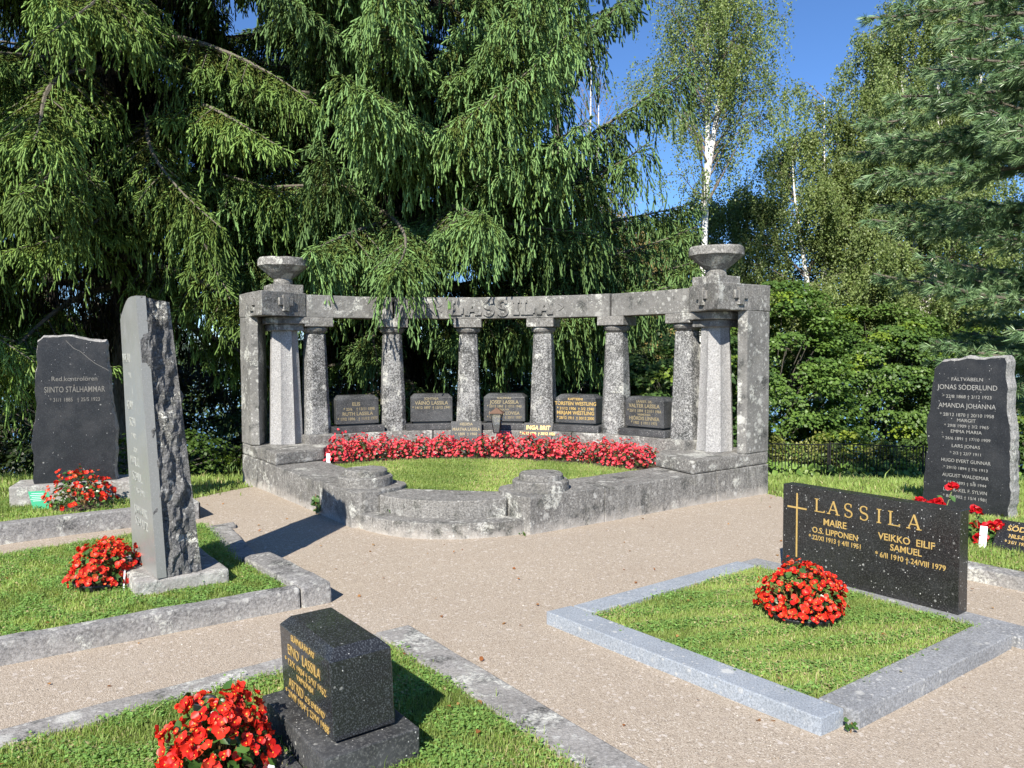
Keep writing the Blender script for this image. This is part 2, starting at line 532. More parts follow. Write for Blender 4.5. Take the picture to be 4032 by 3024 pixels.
XS = [-900, -400, -150, -70, -40, -28] + ls(-22, 22, 89) + [28, 40, 70, 150, 400, 900]
YS = [-300, -100, -40, -20] + ls(-10, 40, 101) + [50, 70, 110, 200, 400, 900]
tag(grid_sheet('ground', XS, YS, lambda x, y: gz(x, y) if y < 44 else -4.582, M_earth), kind='structure')

bm = bmesh.new()
vs = [bm.verts.new(p) for p in ((-700, 35, -4.3), (700, 35, -4.3), (700, 640, -4.3), (-700, 640, -4.3))]
bm.faces.new(vs)
tag(obj('lake_water', bm, M_water), kind='structure')

bm = bmesh.new()
N = 160; rows = []
for j, (yy, hk) in enumerate(((600, 0.0), (640, 0.55), (700, 1.0), (800, 0.8))):
    rows.append([bm.verts.new((-700 + 1400 * i / N, yy, -5 + hk * (16 + 14 * noise.noise(Vector((i * 0.06, j * 0.3, 3.1))) + 5 * noise.noise(Vector((i * 0.5, j, 1.0)))))) for i in range(N + 1)])
for a, b in zip(rows, rows[1:]):
    for i in range(N): bm.faces.new((a[i], a[i + 1], b[i + 1], b[i]))
tag(obj('hills', bm, M_hill), kind='structure')

# gravel sheet, 4 mm and more above the earth, following the slope
GP = [(-14, -8), (14, -8), (14, 3.0), (5.0, 4.4), (4.0, 5.3), (3.35, 6.6), (3.05, 8.0), (2.6, 9.3), (0.0, 10.2), (-2.6, 10.0), (-3.2, 9.15), (-3.5, 8.3), (-4.2, 7.6), (-6.0, 6.6), (-14, 2.0)]
bm = bmesh.new()
f = bm.faces.new([bm.verts.new((x, y, 0)) for x, y in GP])
bmesh.ops.triangulate(bm, faces=[f])
for _ in range(6):
    es = [e for e in bm.edges if e.calc_length() > 0.55]
    if not es: break
    bmesh.ops.subdivide_edges(bm, edges=es, cuts=1)
    bmesh.ops.triangulate(bm, faces=[f for f in bm.faces if len(f.verts) > 3])
for v_ in bm.verts:
    wob = 0.0
    v_.co.z = min(gz(v_.co.x, v_.co.y) + 0.016, 0.012) + 0.004 + 0.010 * noise.noise(v_.co * 0.9)
tag(obj('gravel_path', bm, M_gravel, None, True), kind='structure')


# ------------------------------------------------------------------ grass
def inside(poly, P):
    x, y = P[:, 0], P[:, 1]
    c = np.zeros(len(P), bool)
    n = len(poly)
    for i in range(n):
        x0, y0 = poly[i]; x1, y1 = poly[(i + 1) % n]
        k = ((y0 > y) != (y1 > y))
        with np.errstate(divide='ignore', invalid='ignore'):
            xi = (x1 - x0) * (y - y0) / (y1 - y0 + 1e-12) + x0
        c ^= k & (x < xi)
    return c


def vnoise(P, s, seed):
    """cheap smooth 2-d noise in 0..1"""
    rs = np.random.RandomState(seed)
    o = np.zeros(len(P))
    for k in range(5):
        a = rs.uniform(0, 2 * np.pi); fr = s * rs.uniform(0.6, 1.9)
        b = rs.uniform(0, 2 * np.pi)
        o += np.sin(P[:, 0] * fr * np.cos(a) + P[:, 1] * fr * np.sin(a) + b)
    return 0.5 + 0.5 * np.clip(o / 2.6, -1, 1)


def blades(name, poly, zf, dens, hgt=0.035, wid=0.0028, seed=1, clover=0.0, dry=0.25, M=None, avoid=None, yellow=0.0, fringe=0.03):
    rs = np.random.RandomState(seed)
    pl = np.array(poly)
    lo, hi = pl.min(0) - fringe, pl.max(0) + fringe
    n = int((hi - lo).prod() * dens)
    P = rs.uniform(lo, hi, (n, 2))
    k = inside(poly, P) | inside(poly, P + rs.normal(0, fringe, (n, 2)))
    P = P[k]
    for (ax, ay, ar) in (avoid or []):
        P = P[((P - np.array([ax, ay])) ** 2).sum(1) > ar * ar * rs.uniform(0.8, 1.1, len(P)) ** 2]
    n = len(P)
    pn = vnoise(P, 5.0, seed + 3); pn2 = vnoise(P, 17.0, seed + 5)
    z = np.array([zf(x, y) for x, y in P]) if callable(zf) else np.full(n, zf)
    B = np.c_[P, z]
    isc = rs.uniform(size=n) < clover * np.clip(2.2 * pn2 - 0.5, 0, 1.3)
    h = hgt * rs.lognormal(-0.05, 0.38, n) * (0.7 + 0.6 * pn2)
    a = rs.uniform(0, 2 * np.pi, n)
    D = np.c_[np.cos(a), np.sin(a), np.zeros(n)]
    lean = rs.normal(0, 0.45, n)[:, None]
    a2 = rs.uniform(0, 2 * np.pi, n)
    Ln = np.c_[np.cos(a2), np.sin(a2), np.zeros(n)] * lean
    up = np.array([0, 0, 1.0])
    w = wid * rs.uniform(0.7, 1.4, n)[:, None]
    b1 = B - D * w / 2; b2 = B + D * w / 2
    md = B + (up * 0.62 + Ln * 0.28) * h[:, None]
    tp = B + (up * 0.93 + Ln * 0.95) * h[:, None]
    m1 = md - D * w * 0.42; m2 = md + D * w * 0.42
    # clover: the blade's own five points become a small level leaf instead
    ch = (h * 0.62)[:, None]; cw = rs.uniform(0.005, 0.0095, n)[:, None]
    L2 = np.cross(D, up)
    ctr = B + up * ch
    til = rs.normal(0, 0.35, (n, 1)) * up
    q = isc[:, None]
    b1 = np.where(q, ctr - D * cw, b1); b2 = np.where(q, ctr + L2 * cw * 0.9 + til * cw, b2)
    m1 = np.where(q, ctr - L2 * cw * 0.9 - til * cw, m1); m2 = np.where(q, ctr + D * cw * 0.7 + L2 * cw * .5, m2)
    tp = np.where(q, ctr + D * cw + til * cw * 0.5, tp)
    V = np.stack([b1, b2, m1, m2, tp], 1).reshape(-1, 3)
    i = np.arange(n)[:, None] * 5
    F = np.concatenate([i + [0, 1, 3], i + [0, 3, 2], i + [2, 3, 4]], 0)
    g1 = np.array([0.215, 0.325, 0.065]); g2 = np.array([0.345, 0.440, 0.135]); yl = np.array([0.50, 0.44, 0.23]); cv = np.array([0.210, 0.365, 0.095])
    r = rs.uniform(size=(n, 1))
    C = g1 * (1 - r) + g2 * r
    C = C * (0.75 + 0.5 * pn[:, None])
    C = np.where(isc[:, None], cv * rs.uniform(0.75, 1.35, (n, 1)), C)
    isy = rs.uniform(size=n) < dry * np.clip(pn * 1.6 - 0.35, 0.05, 1)
    C = np.where(isy[:, None], yl * rs.uniform(0.7, 1.2, (n, 1)), C)
    V4 = np.repeat(C, 5, 0)
    me = np_mesh(name, V, F, V4)
    o = link(name, me, M_blade)
    if M is not None: o.matrix_world = M
    return tag(o, None, None, None, 'stuff')


def soil_sheet(name, poly, z, parent=None, M=None, thick=0.0):
    bm = bmesh.new()
    f = bm.faces.new([bm.verts.new((x, y, z)) for x, y in poly])
    bmesh.ops.triangulate(bm, faces=[f])
    o = obj(name, bm, M_earth)
    if M is not None: o.matrix_world = M
    return tag(o, kind='structure')


# ------------------------------------------------------------------ lettering
def font_lines(bm, lines, ext=0.0012, bold=0.0):
    """lines: (text, size, x, y, stretch) centred at x, baseline y"""
    for s, size, x, y, kx in lines:
        fc = bpy.data.curves.new('lettering', 'FONT')
        fc.body = s; fc.size = size; fc.align_x = 'CENTER'; fc.extrude = ext; fc.offset = bold * size; fc.resolution_u = 3
        to = bpy.data.objects.new('lettering', fc)
        me = bpy.data.meshes.new_from_object(to)
        me.transform(Matrix.Translation((x, y, 0)) @ Matrix.Diagonal((kx, 1, 1, 1)))
        bm.from_mesh(me)
        bpy.data.objects.remove(to); bpy.data.meshes.remove(me); bpy.data.curves.remove(fc)


def face_matrix(o, right, up):
    right = Vector(right).normalized(); up = Vector(up).normalized()
    n = right.cross(up).normalized(); up = n.cross(right)
    m = Matrix((right, up, n)).transposed().to_4x4()
    m.translation = Vector(o)
    return m


def inscription(parent, lines, o, right, up, mat, ext=0.0012, bold=0.012, name='lettering'):
    bm = bmesh.new()
    font_lines(bm, lines, ext, bold)
    ob = obj(name, bm, mat, parent)
    ob.matrix_local = face_matrix(o, right, up)
    return ob


def bar2(bm, x0, y0, x1, y1, w, z=0.002, M=None):
    d = Vector((x1 - x0, y1 - y0)); n = Vector((-d.y, d.x)).normalized() * w / 2
    prism(bm, [(x0 - n.x, y0 - n.y), (x1 - n.x, y1 - n.y), (x1 + n.x, y1 + n.y), (x0 + n.x, y0 + n.y)], -0.001, z, M)


def serif_letter(bm, ch, x, y, h, thick, thin, z=0.002, srf=0.55, M=None):
    """L A S I drawn as a mason cuts them; x = centre, y = baseline"""
    k = thick * (0.5 + srf); e = 0.0006
    T = Matrix.Translation((x, y, 0)) if M is None else M @ Matrix.Translation((x, y, 0))
    if ch == 'I':
        bar2(bm, 0, 0, 0, h, thick, z, T)
        bar2(bm, -k, thin / 2, k, thin / 2, thin, z + e, T); bar2(bm, -k, h - thin / 2, k, h - thin / 2, thin, z + e, T)
    elif ch == 'L':
        w = h * 0.30
        bar2(bm, -w, 0, -w, h, thick, z, T)
        bar2(bm, -w - k, thin / 2, w * 1.15, thin / 2, thin, z + e, T); bar2(bm, -w - k, h - thin / 2, -w + k, h - thin / 2, thin, z + e, T)
        bar2(bm, w * 1.05, thin * 0.5, w * 1.15, thin * 2.6, thin * 1.3, z + 2 * e, T)
    elif ch == 'A':
        w = h * 0.36
        bar2(bm, -w, 0, 0, h, thin * 1.15, z, T); bar2(bm, w, 0, 0, h, thick, z + e, T)
        bar2(bm, -w * 0.6, h * 0.33, w * 0.62, h * 0.33, thin, z + 2 * e, T)
        bar2(bm, -w - k * .8, thin / 2, -w + k * .8, thin / 2, thin, z + 3 * e, T); bar2(bm, w - k, thin / 2, w + k, thin / 2, thin, z + 3 * e, T)
    elif ch == 'S':
        r = h * 0.25; pts = []
        for i in range(13):
            a = R(40 + 215 * i / 12.0); pts.append((r * 1.05 * math.cos(a), h - r + r * math.sin(a) * .98, thin + (thick - thin) * (i / 12.0)))
        for i in range(13):
            a = R(75 - 215 * i / 12.0); pts.append((r * 1.1 * math.cos(a), r + r * math.sin(a) * .98, thick + (thin - thick) * (i / 12.0)))
        for (a, b) in zip(pts, pts[1:]):
            d = Vector((b[0] - a[0], b[1] - a[1])).normalized()
            if d.length == 0: continue
            na = Vector((-d.y, d.x)) * a[2] / 2; nb = Vector((-d.y, d.x)) * b[2] / 2
            q = d * 0.15 * thin
            prism(bm, [(a[0] - na.x - q.x, a[1] - na.y - q.y), (b[0] - nb.x + q.x, b[1] - nb.y + q.y), (b[0] + nb.x + q.x, b[1] + nb.y + q.y), (a[0] + na.x - q.x, a[1] + na.y - q.y)], -0.001, z, T)
        bar2(bm, r * 0.85, h - r * 0.95, r * 0.85, h - r * 0.1, thin, z + e, T)
        bar2(bm, -r * 0.95, r * 0.1, -r * 0.95, r * 0.95, thin, z + e, T)


# ------------------------------------------------------------------ the family monument
MO = (-0.650, 6.689, 0.0); MR = R(-9.3)
mon = thing('memorial_colonnade', 'grey granite family memorial with curved colonnade, two stone bowls and steps', 'memorial', MO, MR)
MM = Matrix.Translation(MO) @ Matrix.Rotation(MR, 4, 'Z')
TH = R(45.4); ca, sa = math.cos(TH), math.sin(TH)
A0 = 0.81; K = 0.33; CAPZ = 0.475; WALLZ = 0.58; P0 = 2.04; T0 = 2.32
AC = 0.22; AR = 3.34


def W(b, i, s=1):      # along the wing, inward from its outer face
    return (s * (A0 + b * ca - i * sa), b * sa + i * ca)


def arcpt(r, deg): return (r * math.sin(R(deg)), AC + r * math.cos(R(deg)))


def flip(p, s): return p if s > 0 else list(reversed(p))


def arc_block(bm, r0, r1, a0, a1, z0, z1, n=14):
    rg = []
    for i in range(n + 1):
        a = a0 + (a1 - a0) * i / n
        p, q = arcpt(r0, a), arcpt(r1, a)
        rg.append([bm.verts.new((*p, z0)), bm.verts.new((*q, z0)), bm.verts.new((*q, z1)), bm.verts.new((*p, z1))])
    for s_, t_ in zip(rg, rg[1:]):
        for k in range(4): bm.faces.new((s_[k], s_[(k + 1) % 4], t_[(k + 1) % 4], t_[k]))
    bm.faces.new(list(reversed(rg[0]))); bm.faces.new(rg[-1])


def stone(name, mat, build, parent=mon, bv=0.012, wr=0.004, size=0.09, seed=0.0):
    bm = bmesh.new(); build(bm); bev(bm, bv, 2); wear(bm, size, wr, 9.0, seed)
    return obj(name, bm, mat, parent)


for s in (1, -1):
    endp = [W(0.88, 0, s), W(0.88, 0.60, s), (s * 0.60, 0.70), (s * 0.505, 0.63), (s * 0.455, 0.52), (s * 0.46, 0.40), (s * 0.51, 0.28), (s * 0.60, 0.145), (s * 0.70, 0.045), (s * A0, 0.0)]
    stone('kerb_stone', M_monlow, lambda b: prism(b, flip(endp, s), -0.25, K + .012), seed=s * 1.7, wr=0.004, bv=.009)
    stone('kerb_stone', M_monlow, lambda b: prism(b, flip([W(0.888, 0, s), W(2.49, 0, s), W(2.49, .6, s), W(0.888, .6, s)], s), -0.25, K - 0.004), seed=s * 3.1, wr=0.004, bv=.009)
    stone('kerb_stone', M_monlow, lambda b: prism(b, flip([W(2.498, 0, s), W(3.38, 0, s), W(3.38, .62, s), W(2.498, .62, s)], s), -0.35, K), seed=s * 4.3, wr=0.004)
    # wing block lying across the kerb under column and pier
    stone('wing_block', M_cap, lambda b: prism(b, flip([W(2.13, .012, s), W(3.382, .004, s), W(3.38, .85, s), W(2.75, .95, s), W(2.22, .62, s)], s), K + .004, CAPZ), bv=0.02, wr=0.006, seed=s * 5.9)
    # round stepped foot of a lost vase
    dc = W(0.36, 0.30, s)
    ped = thing('round_pedestal', None, None); ped.parent = mon; del_ = None
    for r_, z0_, z1_ in ((0.262, K + .002, K + .10), (0.205, K + .10, K + .155)):
        bm = bmesh.new(); lathe(bm, [(r_ * 1.01, z0_), (r_, z1_ - .012), (r_ - .014, z1_)], 40, Matrix.Translation((dc[0], dc[1] + (0.0 if r_ > .25 else .02), 0))); wear(bm, .06, .005, 9, s * 2 + r_)
        obj('disc', bm, M_cap, ped)
    # pier
    stone('pier', M_mon, lambda b: prism(b, flip([W(3.38, 0, s), W(3.38, .30, s), W(3.30, .30, s), W(2.93, .085, s), W(2.985, 0, s)], s), CAPZ + .002, P0 - .001), wr=0.004, seed=s * 7.7)
    # fluted front column
    cx_, cy_ = s * 2.60, 2.42
    bm = bmesh.new()
    n_f = 8; per = 6; rings = []
    for j in range(15):
        u = j / 14.0; rr = 0.212 + (0.165 - 0.212) * u
        rg = []
        for i in range(n_f * per):
            th = 2 * math.pi * i / (n_f * per) + 0.2
            q = (i % per) / per
            fl = 1.0 - 0.13 * math.sin(math.pi * q) ** 0.7 if q > 0 else 1.0
            rg.append(bm.verts.new((cx_ + rr * fl * math.cos(th), cy_ + rr * fl * math.sin(th), CAPZ + .003 + (1.867 - CAPZ) * u)))
        rings.append(rg)
    for a, b in zip(rings, rings[1:]):
        for i in range(len(a)): bm.faces.new((a[i], a[(i + 1) % len(a)], b[(i + 1) % len(a)], b[i]))
    bm.faces.new(list(reversed(rings[0]))); bm.faces.new(rings[-1])
    for v_ in bm.verts: v_.co += noise.noise_vector(v_.co * 8) * 0.003
    fc_ = obj('front_column', bm, M_fcol, mon)
    bm = bmesh.new()
    for hd, z0_, z1_ in ((0.262, 1.870, 1.952), (0.340, 1.9525, 2.038)):
        prism(bm, [(cx_, cy_ - hd), (cx_ + hd, cy_), (cx_, cy_ + hd), (cx_ - hd, cy_)], z0_, z1_)
    bev(bm, .008, 1)
    obj('capital', bm, M_mon, fc_)
    # entablature block carrying the bowl
    e1 = arcpt(AR - .18, s * 46.6); e2 = arcpt(AR + .18, s * 46.6)
    blk = [W(2.50, 0.003, s), W(3.385, -.002, s), W(3.38, .42, s), W(3.05, .9, s), e2, e1]
    eb = stone('entablature_block', M_cap, lambda b: prism(b, flip(blk, s), P0 + .001, T0 + .01), bv=0.01, wr=0.005, seed=s * 9.1)
    for (pa, pb, f0) in ((W(2.50, .003, s), W(3.385, -.002, s), 0.40), (W(2.50, .003, s), e1, 0.52)):
        pa = Vector((*pa, 0)); pb = Vector((*pb, 0)); d = (pb - pa).normalized()
        c0 = pa + (pb - pa) * f0; right = d if (d.cross(Vector((0, 0, 1))).y < 0) else -d
        bm = bmesh.new()
        prism(bm, [(-.045, -.095), (.045, -.095), (.045, .095), (-.045, .095)], -.006, .026)
        prism(bm, [(-.105, -.03), (-.0455, -.03), (-.0455, .06), (-.105, .06)], -.006, .024)
        prism(bm, [(.0455, -.03), (.105, -.03), (.105, .06), (.0455, .06)], -.006, .024)
        bev(bm, .004, 1)
        rc = obj('relief_cross', bm, M_cap, eb)
        rc.matrix_local = face_matrix((c0.x, c0.y, P0 + .155), right, (0, 0, 1))
    hd = 0.262
    stone('bowl_plinth', M_cap, lambda b: prism(b, [(cx_, cy_ - hd), (cx_ + hd, cy_), (cx_, cy_ + hd), (cx_ - hd, cy_)], T0 + .012, T0 + .115), bv=.01, wr=.005, seed=s * 11.0)
    bm = bmesh.new()
    lathe(bm, [(.118, 2.436), (.120, 2.47), (.112, 2.508), (.128, 2.522), (.205, 2.585), (.262, 2.635), (.292, 2.660), (.304, 2.668), (.302, 2.745), (.288, 2.764), (.262, 2.766), (.21, 2.735), (.10, 2.70)], 44, Matrix.Translation((cx_, cy_, 0)))
    wear(bm, .07, .007, 8, s * 3.3)
    obj('stone_bowl', bm, M_cap, mon)

# steps
def step_poly(hw, bulge, vback, vend, n=16):
    p = []
    for i in range(n + 1):
        u = -hw + 2 * hw * i / n
        p.append((u, vend - bulge * (1 - (u / hw) ** 2)))
    return p + [(hw, vback), (-hw, vback)]


stone('step', M_monlow, lambda b: prism(b, step_poly(.755, .30, .12, .02), -.2, .152), bv=.010, wr=.003, seed=2.2)
stone('step', M_monlow, lambda b: prism(b, step_poly(.585, .20, .45, .115), .10, .308), bv=.011, wr=.004, seed=6.2)

# low curved wall in three lengths
for a0, a1, sd in ((-47, -17.25, 1.0), (-17.05, 17.05, 2.0), (17.25, 47, 3.0)):
    stone('low_wall', M_cap, lambda b: arc_block(b, AR - .27, AR + .27, a0, a1, -.35, WALLZ), bv=.012, wr=.004, seed=sd)

# back columns: tapered squares with cut corners
for k, dg in enumerate((-43.5, -26.1, -8.7, 8.7, 26.1, 43.5)):
    M_ = Matrix.Translation((*arcpt(AR, dg), 0)) @ Matrix.Rotation(R(-dg), 4, 'Z')
    bm = bmesh.new()

    def octo(h, c): return [(-h + c, -h), (h - c, -h), (h, -h + c), (h, h - c), (h - c, h), (-h + c, h), (-h, h - c), (-h, -h + c)]
    prism(bm, octo(.165, .062), WALLZ - .01, 1.835, M_, octo(.118, .045))
    bev(bm, .006, 1); wear(bm, .12, .003, 9, k * 2.0)
    sh = obj('back_column', bm, M_col, mon)
    bm = bmesh.new()
    lathe(bm, [(.105, 1.83), (.118, 1.84), (.15, 1.868), (.163, 1.895), (.16, 1.918), (.145, 1.925)], 28, M_)
    boxp(bm, -.182, .182, -.182, .182, 1.924, P0 - .002, M_)
    bev(bm, .006, 1, 50); wear(bm, .12, .003, 9, k * 3.0)
    obj('capital', bm, M_cap, sh)

# lintels
for a0, a1, sd in ((-46.4, -26.35, 4.0), (26.35, 46.4, 6.0)):
    stone('lintel', M_mon, lambda b: arc_block(b, AR - .17, AR + .17, a0, a1, P0, T0 - .004), bv=.008, wr=.004, seed=sd)
ml = stone('lintel', M_mon, lambda b: arc_block(b, AR - .17, AR + .17, -25.9, 25.9, P0, T0, 28), bv=.008, wr=.003, seed=5.0)
bm = bmesh.new()
for ch, dg in zip('LASSILA', (-11.4, -7.5, -3.7, -0.3, 3.0, 5.9, 9.9)):
    o_ = arcpt(AR - .166, dg)
    M_ = face_matrix((o_[0], o_[1], P0 + .045), (math.cos(R(dg)), -math.sin(R(dg)), 0), (0, 0, 1))
    serif_letter(bm, ch, 0, 0, .195, .050, .040, .028, .35, M_)
obj('lettering', bm, M_mon, ml)
for dg, sg in ((-15.2, 1), (13.6, -1)):
    o_ = arcpt(AR - .166, dg)
    M_ = face_matrix((o_[0], o_[1], P0 + .14), (math.cos(R(dg)), -math.sin(R(dg)), 0), (0, 0, 1))
    bm = bmesh.new(); bar2(bm, -.05 * sg, .0, .02 * sg, .045, .02, .014, M_); bar2(bm, -.05 * sg, .0, .02 * sg, -.05, .02, .0145, M_)
    obj('relief_ornament', bm, M_mon, ml)

# earth and lawn in the middle
mlawn = [(-.53, .455), (.53, .455), (.63, .67)] + [W(b, .6) for b in (.9, 2.1)] + [arcpt(2.40, d) for d in (44, 34, 24, 14, 4, -6, -16, -26, -36, -44)] + [W(b, .6, -1) for b in (2.1, .9)] + [(-.63, .67)]
o = soil_sheet('lawn_earth', [arcpt(AR - .26, d) for d in range(-46, 47, 4)] + [W(2.2, .5), W(.9, .5), (.55, .5), (.5, .44), (-.5, .44), (-.55, .5), W(.9, .5, -1), W(2.2, .5, -1)], .285, M=MM)
blades('grass', mlawn, .287, 14000, .020, .0050, 11, 0.15, .26, MM)
# bare soil strip under the begonias
bm = bmesh.new(); arc_block(bm, 2.36, AR - .262, -46, 46, .26, .294, 30)
bmesh.ops.subdivide_edges(bm, edges=list(bm.edges), cuts=3, use_grid_fill=True)
for v_ in bm.verts:
    if v_.co.z > .28: v_.co.z += .012 * noise.noise(v_.co * 14)
so = obj('flower_bed_soil', bm, M_soil); so.matrix_world = MM; tag(so, kind='structure')


# ------------------------------------------------------------------ small stones on the low wall
def chamfer_block(bm, w, d, h, c, ct, M=None):
    a = [(-w / 2, -d / 2), (w / 2, -d / 2), (w / 2, d / 2), (-w / 2, d / 2)]
    b = [(-w / 2 + c, -d / 2 + c), (w / 2 - c, -d / 2 + c), (w / 2 - c, d / 2 - c), (-w / 2 + c, d / 2 - c)]
    lo = [bm.verts.new((*p, 0)) for p in a]; mid = [bm.verts.new((*p, h - ct)) for p in a]; hi = [bm.verts.new((*p, h)) for p in b]
    bm.faces.new(list(reversed(lo))); bm.faces.new(hi)
    for s_, t_ in ((lo, mid), (mid, hi)):
        for i in range(4): bm.faces.new((s_[i], s_[(i + 1) % 4], t_[(i + 1) % 4], t_[i]))
    if M is not None:
        for v_ in lo + mid + hi: v_.co = M @ v_.co


SM = [(-34.8, 'low dark granite block headstone with the faint names ELIS and RUTH, half in shade', M_goldw,
       [('ELIS', .062, -.02, .215, 1.0), ('* 23/6    † 13/11 1898', .050, .02, .155, .9), ('RUTH LASSILA', .062, .0, .09, 1.0), ('* 17/2 1896   † 11/12 1977', .050, .0, .03, .95)]),
      (-17.4, 'low dark granite block headstone with three lines of gilt text and a blank lower half', M_goldw,
       [('JOHTAJA', .042, 0, .27, 1.1), ('VÄINÖ LASSILA', .066, 0, .205, .95), ('* 14/12 1897  † 13/12 1941', .050, 0, .15, .9)]),
      (0, 'low dark granite block headstone standing behind the grave lantern', M_goldw,
       [('KAUPPIAS', .038, 0, .275, 1.1), ('JOSEF LASSILA', .064, 0, .215, .95), ('* 23/12 1863  † 17/11 1940', .046, 0, .165, .9), ('ROUVA', .034, 0, .125, 1.1), ('HEDVIG LOVISA', .060, 0, .07, .95), ('* 12/11 1871  † 20/11 1937', .046, 0, .02, .9)]),
      (17.4, 'low black granite block headstone with bright gilt text and a small cross in its corner', M_gold,
       [('KAPTEENI', .042, 0, .275, 1.1), ('TORSTEN WESTLING', .064, .0, .21, .93), ('* 31/12 1906  † 3/2 1940', .050, 0, .15, 1.0), ('MIRJAM WESTLING', .064, 0, .09, .95), ('* 28/12 1911  † 30/12 2000', .050, 0, .03, .92)]),
      (34.8, 'low grey speckled block headstone next to the right-hand fluted column of the memorial', M_goldw,
       [('LÄÄKET. LIS.', .040, 0, .275, 1.05), ('VALTER LASSILA', .064, 0, .215, .95), ('* 23/11 1894  † 21/11 1964', .048, 0, .16, .9), ('VAIMONSA', .034, 0, .12, 1.1), ('HJÖRDIS LINNEA', .060, 0, .065, .95), ('* 1902  † 19/11 1972', .046, 0, .015, .95)])]
for i, (dg, lab, gm, lines) in enumerate(SM):
    p = arcpt(AR - .04, dg)
    wl = MM @ Vector((p[0], p[1], WALLZ + .002))
    st = thing('block_headstone', lab, 'headstone', wl, MR - R(dg), 'block headstones on the curved wall')
    bm = bmesh.new(); boxp(bm, -.335, .335, -.20, .18, 0, .082); bev(bm, .008, 2); wear(bm, .15, .002, 9, i)
    obj('plinth', bm, M_small, st)
    bm = bmesh.new(); chamfer_block(bm, .55, .27, .365, .05, .045); bev(bm, .005, 1)
    bk = obj('stone_block', bm, M_small, st); bk.location = (0, 0, .105)
    bm = bmesh.new(); boxp(bm, -.24, .24, -.11, .11, .081, .106); obj('dowel_course', bm, M_pot, st)
    inscription(st, lines, (0, -.1352, .125), (1, 0, 0), (0, 0, 1), gm, .001, .02)
    if i == 3:
        bm = bmesh.new(); bar2(bm, -.235, .255, -.235, .325, .014, .0014); bar2(bm, -.262, .298, -.208, .298, .014, .0018)
        q = obj('relief_cross', bm, M_faint, st); q.matrix_local = face_matrix((0, -.1352, .105), (1, 0, 0), (0, 0, 1))


# plaques and lantern among the pink begonias
def plaque(lab, p, rz, w, h, lean, mat, lines, gm, z0):
    t = thing('memorial_plaque', lab, 'plaque', (p[0], p[1], z0), rz)
    bm = bmesh.new(); boxp(bm, -w / 2, w / 2, -.012, .012, 0, h, Matrix.Rotation(-lean, 4, 'X')); bev(bm, .003, 1)
    obj('stone_plate', bm, mat, t)
    bm = bmesh.new()
    boxp(bm, -w * .35, w * .35, .0125, .05, -.03, h * .5, Matrix.Rotation(-lean, 4, 'X')); obj('rear_block', bm, M_soil, t)
    up = Matrix.Rotation(-lean, 3, 'X') @ Vector((0, 0, 1)); nr = Matrix.Rotation(-lean, 3, 'X') @ Vector((0, -1, 0))
    inscription(t, lines, nr * .0125, (1, 0, 0), up, gm, .001, .018)
    return t


pp = MM @ Vector((*arcpt(AR - .40, -9.0), 0))
plaque('grey weathered plaque with worn lettering half buried in pink begonias', pp, MR + R(9), .40, .42, R(14), M_small, [('HEDDA', .05, 0, .365, 1), ('MARTHA LASSILA', .056, 0, .295, .82), ('* 1889  † 1960', .05, 0, .235, .95)], M_goldw, .29)
pp = MM @ Vector((*arcpt(AR - .40, 8.6), 0))
plaque('bluish plaque with bright yellow lettering rising out of the pink begonias', pp, MR - R(8.6), .39, .43, R(26), M_slate, [('INGA BRIT', .080, 0, .335, .85), ('* 10/12 1926  † 30/12 1926', .050, 0, .265, .85)], M_gold, .29)

lp = MM @ Vector((*arcpt(AR - .56, -0.6), .28))
la = thing('grave_lantern', 'rusty metal grave lantern with a white candle on a stake among the begonias', 'lantern', lp, MR)
bm = bmesh.new(); tube(bm, [(0, 0, -.05), (0, 0, .30)], .006); obj('stake', bm, M_iron, la)
bm = bmesh.new()
for q in range(4):
    a = R(45 + 90 * q); a2 = R(45 + 90 * (q + 1))
    tube(bm, [(.050 * math.cos(a), .050 * math.sin(a), .30), (.092 * math.cos(a), .092 * math.sin(a), .545)], .006, 6)
    tube(bm, [(.050 * math.cos(a), .050 * math.sin(a), .302), (.050 * math.cos(a2), .050 * math.sin(a2), .302)], .006, 6)
boxp(bm, -.04, .04, -.04, .04, .292, .300)
obj('lantern_frame', bm, M_iron, la)
bm = bmesh.new()
prism(bm, [(-.034, -.034), (.034, -.034), (.034, .034), (-.034, .034)], .304, .54, None, [(-.062, -.062), (.062, -.062), (.062, .062), (-.062, .062)])
bmesh.ops.delete(bm, geom=[f for f in bm.faces if abs(f.normal.z) > .9], context='FACES')
obj('lantern_glass', bm, M_glass, la)
bm = bmesh.new(); lathe(bm, [(.030, .302), (.031, .40), (.028, .405), (.01, .402)], 20); obj('candle', bm, M_candle, la)
bm = bmesh.new()
prism(bm, [(-.088, -.088), (.088, -.088), (.088, .088), (-.088, .088)], .545, .556)
prism(bm, [(-.082, -.082), (.082, -.082), (.082, .082), (-.082, .082)], .556, .60, None, [(-.025, -.025), (.025, -.025), (.025, .025), (-.025, .025)])
boxp(bm, -.02, .02, -.02, .02, .600, .612)
obj('lantern_roof', bm, M_rust, la)


# ------------------------------------------------------------------ grave plots: kerbs
def kerb(name, label, stones_, mats, bv=.008, wr=.003, size=.1):
    t = thing(name, label, 'grave kerb', (stones_[0][0][0][0], stones_[0][0][0][1], 0))
    for i, (poly, z0, z1) in enumerate(stones_):
        bm = bmesh.new(); ox, oy = t.location.x, t.location.y
        prism(bm, [(x - ox, y - oy) for x, y in poly], z0, z1)
        bev(bm, bv, 2); wear(bm, size, wr, 9, i * 3.7 + len(label))
        obj('kerb_stone', bm, mats[i] if isinstance(mats, list) else mats, t)
    return t


